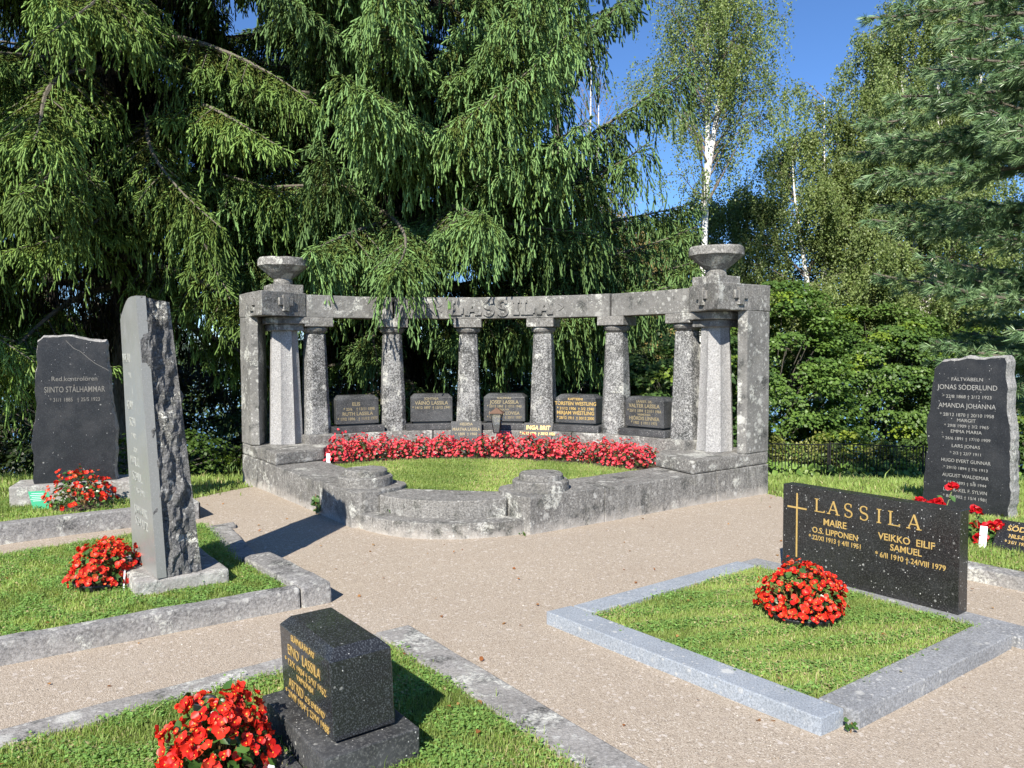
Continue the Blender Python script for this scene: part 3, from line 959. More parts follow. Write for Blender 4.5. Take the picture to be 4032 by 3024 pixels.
# right hand plot
kerb('grave_kerb', 'smooth blue grey sawn granite kerb around a square lawn with a black headstone',
     [([(.195, 4.385), (1.262, 3.075), (1.395, 3.165), (.345, 4.488)], -.15, .092),
      ([(1.447, 3.135), (2.650, 3.995), (2.545, 4.150), (1.328, 3.268)], -.15, .090),
      ([(.362, 4.502), (.470, 4.385), (1.715, 5.335), (1.62, 5.450)], -.15, .088),
      ([(1.630, 5.458), (1.725, 5.345), (2.560, 4.168), (3.12, 3.42), (3.28, 3.53), (1.90, 5.47), (1.80, 5.58)], -.15, .074)], [M_blue, M_blueold, M_blue, M_blueold], .006, .0012, .2)
rl = [(.455, 4.325), (1.325, 3.262), (2.545, 4.150), (1.73, 5.335)]
soil_sheet('lawn_earth', rl, .072)
blades('grass', rl, .070, 30000, .019, .0034, 21, .42, .22, avoid=[(1.66, 4.32, .17)])

# left plot with the tall stone
kerb('grave_kerb', 'rough lichen spotted granite kerb around the lawn of the tall rough stone',
     [([(-2.62, 3.805), (-1.318, 4.676), (-1.375, 4.762), (-2.68, 3.89)], -.15, .142),
      ([(-1.310, 4.680), (-1.150, 4.795), (-1.785, 5.560), (-1.945, 5.425)], -.15, .146),
      ([(-1.845, 5.640), (-2.555, 6.830), (-2.765, 6.715), (-2.045, 5.530)], -.15, .046),
      ([(-2.57, 6.985), (-4.62, 5.150), (-4.50, 5.020), (-2.50, 6.860)], -.15, .048)], M_kerb, .014, .006, .08)
ll = [(-2.69, 3.88), (-1.375, 4.765), (-1.94, 5.43), (-2.045, 5.55), (-2.74, 6.69), (-4.50, 5.04), (-3.6, 3.9)]
soil_sheet('lawn_earth', ll, .088)
blades('grass', ll, lambda x, y: .092, 19000, .021, .0040, 31, .6, .12, avoid=[(-2.665, 4.93, .16)])

# far left plot
kerb('grave_kerb', 'plain grey plastered granite kerb of the plot at the left with the wide dark headstone',
     [([(-5.62, 5.25), (-2.995, 7.245), (-3.08, 7.36), (-5.71, 5.37)], -.15, .185),
      ([(-2.990, 7.262), (-3.68, 8.18), (-3.79, 8.10), (-3.085, 7.372)], -.15, .175)], M_kerb, .012, .005, .1)
fl = [(-5.7, 5.38), (-3.1, 7.38), (-3.79, 8.10), (-6.6, 6.4)]
soil_sheet('lawn_earth', fl, .150)
blades('grass', fl, .153, 9000, .028, .005, 41, .45, .15)

# front plot
kerb('grave_kerb', 'flat worn granite kerb level with the gravel around the small black block stone',
     [([(-.60, 4.345), (1.02, 2.12), (.845, 2.01), (-.770, 4.220)], -.15, .034),
      ([(-.776, 4.212), (-2.45, 2.90), (-2.345, 2.765), (-.668, 4.062)], -.15, .032),
      ([(-2.105, 2.935), (-2.25, 2.825), (-1.46, 1.74), (-1.30, 1.85)], -.15, .034)], M_kerb, .01, .004, .08)
el = [(-.675, 4.05), (.82, 2.03), (.0, 1.5), (-1.30, 1.86), (-2.09, 2.94)]
soil_sheet('lawn_earth', el, .024)
blades('grass', el, .022, 29000, .024, .0032, 51, .42, .25, avoid=[(-1.13, 2.83, .15)])

# plot at the right edge
kerb('grave_kerb', 'pale granite kerb at the right edge in front of the plot with red roses',
     [([(2.52, 5.950), (3.95, 4.285), (4.08, 4.395), (2.65, 6.06)], -.15, .104)], M_kerb, .012, .005, .1)
sl = [(2.66, 6.05), (4.07, 4.41), (6.5, 6.0), (6.0, 8.0), (3.1, 8.0), (3.0, 6.6)]
soil_sheet('lawn_earth', sl, .084)
blades('grass', sl, .085, 9500, .027, .0048, 61, .25, .2)

# rough grass sloping to the fence
for nm, poly, sd, dn in (('grass', [(2.95, 8.5), (3.3, 6.8), (3.6, 8.2), (6, 8.2), (9, 7.5), (13, 20.5), (3.5, 20.5), (2.6, 9.6)], 71, 750),
                         ('grass', [(-3.1, 9.2), (-3.5, 8.4), (-4.2, 7.7), (-7.5, 7.0), (-13, 12), (-12, 20.0), (-4, 20.0), (-2.6, 12), (-2.5, 10.2)], 81, 500)):
    blades(nm, poly, lambda x, y: gz(x, y) + .0, dn * 1.5, .055, .012, sd, .35, .12, fringe=.12)


# ------------------------------------------------------------------ headstones
def wedge_lawn(*a): pass


# black headstone of the right plot
hx = thing('headstone', 'wide low polished black headstone with a thin gilt cross and large gilt letters', 'headstone', (1.881, 5.272, .074))
e1 = Vector((.684, -.932, 0)); W_h = e1.length; e1 /= W_h; e2 = Vector((-e1.y, e1.x, 0))
bm = bmesh.new()
q = [Vector((0, 0, 0)), e1 * W_h, e1 * W_h + e2 * .11, e2 * .11]
prism(bm, [(p.x, p.y) for p in q], 0, .606); bev(bm, .003, 1)
obj('stone_slab', bm, M_black2, hx)
bm = bmesh.new()
X = lambda f: (f - .5) * W_h
for ch, f in zip('LASSILA', (.245, .325, .415, .505, .590, .675, .775)):
    serif_letter(bm, ch, X(f), .452 + .0, .088, .011, .0055, .0016, .8)
bar2(bm, X(.095), .115, X(.095), .555, .011, .0018); bar2(bm, X(.032), .455, X(.158), .455, .011, .0022)
font_lines(bm, [('MAIRE', .062, X(.335), .372, .95), ('O.S. LIPPONEN', .054, X(.335), .310, .9), ('* 22/XI 1913 † 4/II 1951', .044, X(.335), .262, .86),
                ('VEIKKO  EILIF', .060, X(.735), .352, .95), ('SAMUEL', .056, X(.735), .296, .95), ('* 6/II 1910 † 24/VIII 1979', .046, X(.755), .240, .90)], .0012, .012)
mid = e1 * W_h / 2 - e2 * .0006
ins = obj('lettering', bm, M_gold, hx); ins.matrix_local = face_matrix((mid.x, mid.y, 0), e1, (0, 0, 1))

# small black block stone in front
be = Vector((.6, -.8, 0)); bn = Vector((.8, .6, 0))
eo = thing('block_headstone', 'small glossy black block stone with gilt text on its left face, nearest the camera', 'headstone', (-.714, 3.040, .0), math.atan2(-.8, .6))
bm = bmesh.new(); boxp(bm, -.325, .325, -.195, .195, -.05, .150); bev(bm, .006, 2); wear(bm, .2, .002, 9, 1)
obj('plinth', bm, M_small, eo)
bm = bmesh.new(); chamfer_block(bm, .512, .252, .335, .036, .036); bev(bm, .0025, 1)
for v_ in bm.verts:      # the block leans a little to the left
    v_.co += Vector((-.028, -.035, 0)) * v_.co.z
bk = obj('stone_block', bm, M_black, eo); bk.location = (0, 0, .163)
bm = bmesh.new(); boxp(bm, -.22, .22, -.09, .09, .149, .164); obj('dowel_course', bm, M_pot, eo)
inscription(eo, [('ELÄINLÄÄKÄRI', .036, -.01, .262, 1.0), ('EINO  LASSILA', .062, -.005, .195, .85), ('* 13/X 1904 † 5/XI 1962', .040, .0, .148, 1.05), ('VAIMONSA', .034, .0, .112, 1.0), ('ASTRID', .060, -.10, .052, .8), ('O.S. ENLUND', .036, .09, .054, .9), ('* 2/VIII 1904 † 23/VI 1988', .042, .0, .008, 1.0)],
            (-.004, -.1285, .168), (1, 0, 0), (-.028, -.035, 1), M_gold, .001, -.008)
bm = bmesh.new(); boxp(bm, -.30, .30, -.37, -.20, -.05, .048); bev(bm, .006, 1); obj('front_slab', bm, M_small, eo)


def hewn_slab(name, label, p0, p1, z0, outline, thick, mat_face, mat_edge, seed, cat='headstone'):
    """outline: (fraction along p0-p1, height) list, counter clockwise seen from the front"""
    d = Vector((p1[0] - p0[0], p1[1] - p0[1], 0)); w = d.length; d /= w
    n = Vector((-d.y, d.x, 0))
    t = thing(name, label, cat, (p0[0], p0[1], z0))
    rs = random.Random(seed)
    pts = []
    m = len(outline)
    for i in range(m):
        a = Vector((outline[i][0] * w, outline[i][1], 0)); b = Vector((outline[(i + 1) % m][0] * w, outline[(i + 1) % m][1], 0))
        k = max(1, int((b - a).length / .035)) if not (abs(a.y) < .01 and abs(b.y) < .01) else 1
        for j in range(k):
            p = a + (b - a) * (j / k)
            if not (abs(p.y) < .012):
                nn = Vector((p.x * 6 + seed, p.y * 6, 2.0))
                off = noise.noise(nn) * .022 + noise.noise(nn * 3.7) * .009
                p = p + Vector((b.y - a.y, a.x - b.x, 0)).normalized() * off
            pts.append(p)
    bm = bmesh.new(); rings = []
    for j, u in enumerate((0.0, .10, .3, .55, .8, 1.0)):
        rg = []
        for i, p in enumerate(pts):
            c = Vector((w / 2, .7, 0))
            g = (1.0, 1.012, 1.03, 1.03, 1.02, .97)[j]
            jx = 0 if j == 0 else noise.noise(Vector((i * .5 + seed, j * 2.2, 0))) * .02
            x = c.x + (p.x - c.x) * (g + jx * .6); y = p.y if p.y < .02 else c.y + (p.y - c.y) * (g + jx)
            rg.append(bm.verts.new(d * x + n * (u * thick) + Vector((0, 0, y))))
        rings.append(rg)
    f = bm.faces.new(rings[0]); f.material_index = 0
    fb = bm.faces.new(list(reversed(rings[-1]))); fb.material_index = 1
    L_ = len(pts)
    for a, b in zip(rings, rings[1:]):
        for i in range(L_):
            fc = bm.faces.new((a[i], b[i], b[(i + 1) % L_], a[(i + 1) % L_])); fc.material_index = 1
    obj('stone_slab', bm, [mat_face, mat_edge], t)
    return t, d, n, w


st, d, n, w = hewn_slab('headstone', 'broad dark headstone with a cracked corner and hewn pale edges in the far left plot', (-4.60, 7.30), (-3.935, 7.545), .352,
                        [(0, 0), (1, 0), (1.0, .45), (.97, .75), (.93, 1.05), (.905, 1.36), (.5, 1.405), (.17, 1.40), (.085, 1.36), (.05, 1.0), (.035, .6), (-.01, .35)], .20, M_slate, M_edge, 3.3)
bm = bmesh.new(); prism(bm, [tuple((d * a + n * b).xy) for a, b in ((-.19, -.09), (w + .2, -.09), (w + .2, .33), (-.19, .33))], -.24, -.002); bev(bm, .015, 2); wear(bm, .09, .007, 9, 4)
obj('plinth', bm, M_kerb, st)
inscription(st, [('Red.kontrolören', .062, 0, .985, .95), ('SIINTO STÅLHAMMAR', .080, 0, .875, .66), ('* 31/1 1885   † 25/5 1923', .052, 0, .785, .8)], d * (w * .52) - n * .0015, d, (0, 0, 1), M_faint, .001, .004)
bm = bmesh.new()
cr = [(.43, 1.375), (.52, 1.30), (.60, 1.27), (.70, 1.20), (.78, 1.15), (.90, 1.10), (.94, 1.08)]
for a, b in zip(cr, cr[1:]): bar2(bm, (a[0] - .5) * w, a[1], (b[0] - .5) * w, b[1], .004, .0012)
q = obj('crack', bm, M_faint, st); q.matrix_local = face_matrix(d * (w * .5) - n * .0008, d, (0, 0, 1))

st, d, n, w = hewn_slab('headstone', 'tall dark grey headstone densely covered in pale names, at the right edge', (3.955, 7.305), (4.427, 6.755), .09,
                        [(0, 0), (1, 0), (.985, .5), (.965, .9), (.945, 1.2), (.915, 1.43), (.5, 1.425), (.2, 1.40), (.11, 1.33), (.055, .9), (.02, .5)], .27, M_slate, M_edge, 8.1)
inscription(st, [('FÄLTVÄBELN', .046, 0, 1.165, 1.0), ('JONAS SÖDERLUND', .066, 0, 1.085, .83), ('* 22/8 1868 † 3/12 1923', .044, 0, 1.005, .95), ('AMANDA JOHANNA', .062, 0, .915, .83), ('* 28/12 1870 † 20/10 1958', .044, 0, .835, .95), ('MARGIT', .044, 0, .785, 1.0), ('* 29/8 1909 † 3/2 1965', .040, 0, .733, 1.0), ('EMMA MARIA', .044, 0, .680, 1.0), ('* 26/6 1891 † 17/10 1909', .040, 0, .615, .98),
                 ('LARS JONAS', .044, 0, .545, 1.0), ('* 2/3 † 23/7 1911', .038, 0, .480, 1.0), ('HUGO EVERT GUNNAR', .046, 0, .405, .85), ('* 29/10 1894 † 7/6 1913', .038, 0, .340, 1.0), ('AUGUST WALDEMAR', .046, 0, .265, .88), ('* 15/3 1893 † 5/8 1944', .038, 0, .200, 1.0), ('LISA RAKEL F. SYLVIN', .046, 0, .130, .85), ('* 8/8 1902 † 15/4 1981', .040, 0, .07, 1.0)],
            d * (w * .50) - n * .0015 + Vector((0, 0, .06)), d, (0, 0, 1), M_white, .001, -.004)

# slanting plaque by the roses
plaque('slanting black plaque with gilt lettering lying in grass beside red roses', (3.675 + .13, 5.802 - .19), math.atan2(-.81, .58), .46, .25, R(38), M_black2,
       [('SÖDERLUND', .062, .02, .165, 1.0), ('NILS-ERIK VILHELM', .044, .02, .105, .85), ('* 31/1 1931  † 10/8 2004', .038, .02, .055, .9)], M_gold, .085)

# tall rough stone of the left plot
ts = thing('headstone', 'tall narrow rough hewn stone with one smooth pale face and lichen patches', 'headstone', (-2.217, 4.723, .192))
O_ = Vector((-2.217, 4.723, 0))
BQ = [Vector((-2.217, 4.723, 0)), Vector((-2.024, 4.915, 0)), Vector((-2.41, 5.38, 0)), Vector((-2.60, 5.19, 0))]
TQ = [Vector((-2.315, 4.738, 1.765)), Vector((-2.195, 4.915, 1.735)), Vector((-2.50, 5.36, 1.78)), Vector((-2.655, 5.20, 1.68))]


def rough_side(bm, a, b, ta, tb, nu, nv, amp, seed, fade0=1, fade1=1):
    nrm = (b - a).cross(Vector((0, 0, 1))).normalized()
    g = []
    for j in range(nv + 1):
        row = []
        for i in range(nu + 1):
            u, v_ = i / nu, j / nv
            p = (a.lerp(b, u)).lerp(ta.lerp(tb, u), v_)
            k = min(1, u * 3.2) ** 1.3 if fade0 else 1
            k2 = min(1, (1 - u) * 6) if fade1 else 1
            q = Vector((p.x * 5 + seed, p.y * 5, p.z * 2.6))
            hgt = abs(noise.noise(q)) * 1.2 + noise.noise(q * 2.6) * .5 + noise.noise(q * 6) * .28 + noise.noise(q * 14) * .12 - .25
            p = p + nrm * hgt * amp * k * k2
            row.append(p)
        g.append(row)
    vs = [[bm.verts.new(p - O_) for p in row] for row in g]
    for j in range(nv):
        for i in range(nu): bm.faces.new((vs[j][i], vs[j][i + 1], vs[j + 1][i + 1], vs[j + 1][i]))
    return vs


bm = bmesh.new()
rough_side(bm, BQ[0], BQ[1], TQ[0], TQ[1], 22, 110, .075, 1.0)
rough_side(bm, BQ[1], BQ[2], TQ[1], TQ[2], 30, 90, .10, 2.0)
rough_side(bm, BQ[2], BQ[3], TQ[2], TQ[3], 16, 60, .07, 3.0)
tv = rough_side(bm, TQ[0], TQ[1], TQ[3], TQ[2], 14, 26, .0, 4.0)
for row in tv:
    for v_ in row: v_.co.z += .03 * noise.noise(v_.co * 9) - .004
bmesh.ops.remove_doubles(bm, verts=bm.verts, dist=.0008)
me = bpy.data.meshes.new('rough_body'); bm.normal_update(); bm.to_mesh(me); bm.free()
link('rough_body', me, M_rough, ts)
# the honed face, its top corner broken off
bm = bmesh.new()
fa, fb, fta, ftb = BQ[3], BQ[0], TQ[3], TQ[0]
outl = [(0, 0), (1, 0), (1, .25), (1, .5), (1, .75), (1, 1), (.72, .998), (.55, .993), (.40, .980), (.24, .958), (.10, .935), (.0, .915), (.01, .7), (.0, .5), (.012, .3)]
nrm = (fb - fa).cross(Vector((0, 0, 1))).normalized()
fr = []; bk_ = []
for u, v_ in outl:
    v2 = v_ * 1.0
    p = fa.lerp(fb, u).lerp(Vector((fta.x, fta.y, 1.79)).lerp(ftb, u), v2)
    fr.append(bm.verts.new(p + nrm * .006 - O_)); bk_.append(bm.verts.new(p - nrm * .05 - O_))
bm.faces.new(fr)
for i in range(len(fr)): bm.faces.new((fr[i], bk_[i], bk_[(i + 1) % len(fr)], fr[(i + 1) % len(fr)]))
obj('honed_face', bm, M_grey, ts)
e1 = (fb - fa).normalized()
upv = ((fta + ftb) / 2 - (fa + fb) / 2).normalized()
inscription(ts, [('IVAR AUG. SCHULTZ', .085, -.01, 1.13, .62), ('* 1839 † 1902', .05, 0, 1.03, .9), ('& HU', .045, 0, .93, 1), ('ADAM TEODOR', .085, 0, .82, .7), ('SCHULTZ', .085, 0, .71, .9), ('* 1872 † 1900', .05, 0, .63, .9), ('DOKTOR', .045, 0, .54, 1), ('KARL OSSIAN', .085, 0, .45, .75), ('SCHULTZ', .085, 0, .35, .9), ('* 1866 † 1932', .05, 0, .27, .9), ('JOHN AUG.', .08, 0, .13, .8), ('SCHULTZ', .08, 0, .05, .9)],
            (fa + fb) / 2 - O_ + nrm * .0068 + upv * .22, e1, upv, M_faintp, .0008, .0)
bm = bmesh.new(); prism(bm, [(-2.33 - O_.x, 4.655 - O_.y), (-1.86 - O_.x, 4.95 - O_.y), (-2.36 - O_.x, 5.62 - O_.y), (-2.83 - O_.x, 5.32 - O_.y)], -.20, -.001); bev(bm, .015, 2); wear(bm, .08, .005, 9, 5)
obj('plinth', bm, M_kerb, ts)


# ------------------------------------------------------------------ begonias and roses
def disc_petal(rs, n, k=7):
    """k-gon cupped round petals in unit size: returns (1+k) template"""
    a = np.linspace(0, 2 * np.pi, k, endpoint=False)
    T = np.zeros((k + 1, 3)); T[0] = (0, .55, -.12)
    T[1:, 0] = np.sin(a) * .62; T[1:, 1] = .55 - np.cos(a) * .58; T[1:, 2] = .10 * np.cos(2 * a) + .04
    T[1, 2] -= .05
    F = np.array([[0, 1 + i, 1 + (i + 1) % k] for i in range(k)])
    return T, F


def frames(N, rs):
    a = rs.normal(size=N.shape); X = np.cross(N, a); X /= np.linalg.norm(X, axis=1)[:, None]
    Yv = np.cross(N, X)
    return X, Yv


def bloom_mesh(name, P, N, size, rs, c1, c2, petals=4):
    n = len(P)
    T, F0 = disc_petal(rs, n)
    X, Yv = frames(N, rs)
    Vs = []; Fs = []; Cs = []; off = 0
    grow = np.where(rs.uniform(size=n) < .22, .5, 1.0) * rs.uniform(.8, 1.12, n)      # buds among open flowers
    for p in range(petals):
        an = 2 * np.pi * p / petals + rs.normal(0, .12, n)
        sc_ = size * (1.0 if p % 2 == 0 else .68) * rs.uniform(.85, 1.15, n) * grow
        dx = X * np.cos(an)[:, None] + Yv * np.sin(an)[:, None]; dy = -X * np.sin(an)[:, None] + Yv * np.cos(an)[:, None]
        up = rs.uniform(.1, .65, n)[:, None]
        d2 = dx * np.cos(up) + N * np.sin(up); n2 = N * np.cos(up) - dx * np.sin(up)
        V = P[:, None] + (T[None, :, 0, None] * dy[:, None] + T[None, :, 1, None] * d2[:, None] + T[None, :, 2, None] * n2[:, None]) * sc_[:, None, None]
        k = len(T)
        Vs.append(V.reshape(-1, 3)); Fs.append((F0[None] + (np.arange(n) * k)[:, None, None] + off).reshape(-1, 3)); off += n * k
        r = rs.uniform(size=(n, 1)); C = np.array(c1) * (1 - r) + np.array(c2) * r
        
        fade = (rs.uniform(size=(n, 1)) < .09); C = np.where(fade, C * [.72, 1.6, 1.2] + [0, .02, .005], C)
        C = np.repeat(C[:, None], k, 1) * (1 + .12 * rs.normal(size=(n, k, 1)))
        Cs.append(np.clip(C, 0, 1).reshape(-1, 3))
    # yellow heart
    o = np.array([[1, 0, 0], [0, 1, 0], [-1, 0, 0], [0, -1, 0], [0, 0, 1.2]]); fo = np.array([[0, 1, 4], [1, 2, 4], [2, 3, 4], [3, 0, 4]])
    V = P[:, None] + (o[None, :, 0, None] * X[:, None] + o[None, :, 1, None] * Yv[:, None] + o[None, :, 2, None] * N[:, None]) * size * .2
    Vs.append(V.reshape(-1, 3)); Fs.append((fo[None] + (np.arange(n) * 5)[:, None, None] + off).reshape(-1, 3))
    Cs.append(np.tile([0.75, 0.42, 0.04], (n * 5, 1)))
    return np_mesh(name, np.concatenate(Vs), np.concatenate(Fs), np.concatenate(Cs))


def leaf_mesh(name, P, N, size, rs, c1, c2, droop=.15, aspect=1.0, heading=None):
    """rounded leaves: seven points folded on the midrib"""
    n = len(P)
    T = np.array([[0, 0, 0], [.38, .25, .1], [.45, .6, .1], [0, 1.05, -.12], [-.45, .6, .1], [-.38, .25, .1], [0, .5, -.03]])
    T[:, 0] *= aspect
    F0 = np.array([[6, 0, 1], [6, 1, 2], [6, 2, 3], [6, 3, 4], [6, 4, 5], [6, 5, 0]])
    X, Yv = frames(N, rs)
    if heading is not None:
        Yv = heading - N * (heading * N).sum(1)[:, None]; Yv /= np.linalg.norm(Yv, axis=1)[:, None] + 1e-9; X = np.cross(Yv, N)
    s = (size * rs.uniform(.6, 1.25, n))[:, None, None]
    V = P[:, None] + (T[None, :, 0, None] * X[:, None] + T[None, :, 1, None] * Yv[:, None] + T[None, :, 2, None] * N[:, None]) * s
    F = (F0[None] + (np.arange(n) * 7)[:, None, None]).reshape(-1, 3)
    r = rs.uniform(size=(n, 1)) ** 1.3
    C = np.repeat(np.array(c1) * (1 - r) + np.array(c2) * r, 7, 0)
    return np_mesh(name, V.reshape(-1, 3), F, C)


def dome_pts(n, r, h, rs, lo=.0, jit=.06, lump=.12, seed=0):
    z = rs.uniform(lo, 1, n); a = rs.uniform(0, 2 * np.pi, n)
    q = np.sqrt(np.clip(1 - z ** 2.2, 0, 1))
    P = np.c_[q * np.cos(a) * r, q * np.sin(a) * r, z * h]
    N = np.c_[np.cos(a) * q / r, np.sin(a) * q / r, z / h * .8 + .3 / h]
    N /= np.linalg.norm(N, axis=1)[:, None]
    l = lump * np.sin(a * 3 + seed) * np.sin(z * 5 + seed * 2) + lump * .7 * np.sin(a * 7 + seed * 3)
    P = P * (1 + l)[:, None] + N * rs.normal(0, jit, n)[:, None] * r
    return P, N


def plant_meshes(kind, r, h, nb, nl, size, seed, c1, c2, lsize=.034, lc1=(.035, .085, .018), lc2=(.10, .20, .045)):
    rs = np.random.RandomState(seed)
    P, N = dome_pts(nl, r * .93, h * .93, rs, .0, .10, .1, seed)
    P[:, 2] = np.maximum(P[:, 2], .012)
    Nl = N * .5 + rs.normal(0, .5, N.shape) + [0, 0, .5]; Nl /= np.linalg.norm(Nl, axis=1)[:, None]
    k = rs.uniform(.55, 1.0, nl)[:, None]; P2 = P * np.c_[k, k, np.ones(nl)]
    fol = leaf_mesh('foliage', P2, Nl, lsize, rs, lc1, lc2)
    P, N = dome_pts(nb, r, h, rs, .10, .06, .1, seed)
    Nb = N * .9 + rs.normal(0, .38, N.shape) + [0, -.15, .15]; Nb /= np.linalg.norm(Nb, axis=1)[:, None]
    blo = bloom_mesh('blossoms', P + Nb * .012, Nb, size, rs, c1, c2)
    return fol, blo


RED1, RED2 = (.44, .008, .008), (.82, .050, .022)
PNK1, PNK2 = (.58, .025, .055), (.84, .10, .135)


def begonia(label, p, r, h, nb, nl, size, seed, pot=None, rz=0., lsize=.036, group=None):
    t = thing('begonia_plant', label, 'flowers', p, rz, group)
    f, b = plant_meshes('red', r, h, nb, nl, size, seed, RED1, RED2, lsize)
    for me, m, nm in ((f, M_begleaf, 'foliage'), (b, M_petal, 'blossoms')):
        o = link(nm, me, m, t); o.location = (0, 0, .02)
    bm = bmesh.new(); rs = random.Random(seed)
    for i in range(46):
        a = rs.uniform(0, 6.28); q = rs.uniform(.15, .8) * r
        tube(bm, [(q * .35 * math.cos(a), q * .35 * math.sin(a), 0), (q * .8 * math.cos(a), q * .8 * math.sin(a), h * .45), (q * 1.1 * math.cos(a), q * 1.1 * math.sin(a), h * .8 * math.sqrt(max(.1, 1 - (q / r) ** 2)))], .0032, 5)
    obj('stems', bm, M_stem, t)
    if pot:
        bm = bmesh.new(); lathe(bm, [(pot * .80, -.06), (pot, .030), (pot * 1.03, .040), (pot * .99, .044), (pot * .93, .040), (pot * .90, .018), (.01, .022)], 30)
        obj('pot', bm, M_pot, t, True)
    bm = bmesh.new(); lathe(bm, [((pot or r * .9) * .92, -.03), ((pot or r * .9) * .9, .018), ((pot or r) * .4, .035), (.01, .04)], 22); wear(bm, .04, .006, 18, seed)
    obj('soil', bm, M_soil, t)
    return t


M_stem = plain('begonia stems', (.22, .13, .05), .5, nz=.3)
begonia('big red begonia beside the black block stone, cut by the lower picture edge', (-1.10, 2.79, .03), .185, .262, 320, 330, .0235, 5, None, lsize=.044)
begonia('red begonia in a black bowl at the foot of the tall rough stone', (-2.66, 4.93, .095), .195, .25, 260, 300, .0235, 6, .185)
begonia('round red begonia on the square lawn before the black headstone', (1.655, 4.32, .075), .218, .272, 320, 330, .0235, 7, .20)
begonia('uneven red begonia by the green sign on the far left plot', (-4.05, 7.12, .155), .285, .31, 125, 330, .030, 8, None)

# pink begonias along the low wall: four plants made, the rest copies of them
protos = []
for k in range(5):
    f, b = plant_meshes('pink', .155, .27, 92, 100, .0235, 100 + k, PNK1, PNK2, .034, (.03, .06, .015), (.09, .12, .04))
    protos.append((f, b))
rs_ = random.Random(3)
PL = 'pink begonia plant in the dense flower row in front of the curved wall'
first = {}
cnt = 0
for rr, a0, st_ in ((2.60, -43.5, 5.6), (2.86, -41, 5.35)):
    a = a0
    while a < -a0 + 1:
        p = MM @ Vector((*arcpt(rr + rs_.uniform(-.05, .05), a + rs_.uniform(-.6, .6)), .285))
        k = rs_.randrange(5)
        if k not in first:
            t = thing('pink_begonia', PL, 'flowers', p, rs_.uniform(0, 6.28), 'pink begonias along the curved wall')
            for me, m, nm in ((protos[k][0], M_begleaf, 'foliage'), (protos[k][1], M_petal, 'blossoms')): link(nm, me, m, t)
            first[k] = t
        else:
            t = copy_tree(first[k]); t.location = p; t.rotation_euler = (0, 0, rs_.uniform(0, 6.28))
        s = rs_.uniform(.85, 1.12); t.scale = (s, s, s * rs_.uniform(.78, 1.08))
        a += st_; cnt += 1


def rose_bush(label, p, pts, seed):
    t = thing('rose_bush', label, 'rose', p)
    rs = np.random.RandomState(seed); bm = bmesh.new()
    Vs, Ns = [], []
    for (x, y, z) in pts:
        tube(bm, [(x * .2, y * .2, 0), (x * .7, y * .7, z * .6), (x, y, z)], .004, 6)
        for k in range(16):
            th = rs.uniform(0, 6.28); el = rs.uniform(-.1, 1.3)
            n_ = np.array([math.cos(th) * math.cos(el), math.sin(th) * math.cos(el), math.sin(el) + .2]); n_ /= np.linalg.norm(n_)
            Vs.append(np.array([x, y, z]) + n_ * .025); Ns.append(n_)
    obj('stems', bm, M_rstem, t)
    link('blossoms', bloom_mesh('blossoms', np.array(Vs), np.array(Ns), .038, rs, (.42, .005, .012), (.62, .012, .02), 3), M_petal, t)
    m = 90
    i = rs.randint(0, len(pts), m); f = rs.uniform(.15, .9, m)[:, None]
    P = np.array(pts)[i] * f + rs.normal(0, .035, (m, 3)); P[:, 2] = np.maximum(P[:, 2], .02)
    N = rs.normal(0, .5, (m, 3)) + [0, -.1, .8]; N /= np.linalg.norm(N, axis=1)[:, None]
    link('foliage', leaf_mesh('foliage', P, N, .05, rs, (.035, .09, .02), (.10, .20, .05), aspect=.8), M_begleaf, t)
    return t


M_rstem = plain('rose stems', (.14, .17, .06), .5, nz=.3)
rose_bush('red rose bush half hidden behind the top edge of the wide black headstone', (3.32, 6.02, .09), [(-.09, 0, .30), (.0, .02, .27), (.06, .0, .285), (.20, .05, .40), (-.02, -.04, .18), (.1, .0, .15)], 4)
rose_bush('red rose bush in full flower leaning on the slanting black plaque', (3.66, 5.92, .09), [(-.04, 0, .245), (.04, -.05, .13), (.11, -.06, .15), (-.03, -.06, .045), (.0, .04, .12), (.16, -.03, .11)], 9)
# shoot with young leaves
# markers and small things
def tag_plate(label, p, rz, w, h, lean, mat=M_tag, cat='plant marker', name='plant_marker'):
    bm = bmesh.new(); boxp(bm, -w / 2, w / 2, -.0015, .0015, -.04, h); bev(bm, .001, 1)
    o = obj(name, bm, mat); o.location = p; o.rotation_euler = (-lean, 0, rz)
    return tag(o, label, cat)


tag_plate('white plastic marker stuck in the ground in front of the slanting plaque', (3.60, 5.80, .085), R(-40), .05, .17, R(-24) * -1)
tag_plate('white plastic marker at the left end of the pink begonia row', MM @ Vector((*arcpt(2.52, -47.0), .29)), R(-5), .05, .13, R(4))
tag_plate('white plastic marker beside the big red begonia at the lower edge', (-.885, 2.705, .03), R(-20), .032, .075, R(8))
tag_plate('small white marker among the red begonia blossoms beside the tall stone', (-2.47, 4.79, .10), R(-20), .012, .12, R(6))
gs = thing('notice_sign', 'green plastic sign with faint white lines leaning beside the far left begonia', 'sign', (-4.40, 7.05, .155), R(16))
bm = bmesh.new(); prism(bm, [(-.05, 0), (.075, 0), (.10, .085), (.06, .17), (-.10, .17)], -.002, .002); bmesh.ops.rotate(bm, verts=bm.verts, cent=(0, 0, 0), matrix=Matrix.Rotation(R(78), 3, 'X'))
obj('sign_plate', bm, M_green, gs)
bm = bmesh.new()
for k, w_ in enumerate((.10, .12, .09, .11, .07)): bar2(bm, -.02 - w_ / 2, .148 - .017 * k, -.02 + w_ / 2, .148 - .017 * k, .0035, .0035)
bmesh.ops.rotate(bm, verts=bm.verts, cent=(0, 0, 0), matrix=Matrix.Rotation(R(78), 3, 'X'))
obj('printed_lines', bm, M_tag, gs)
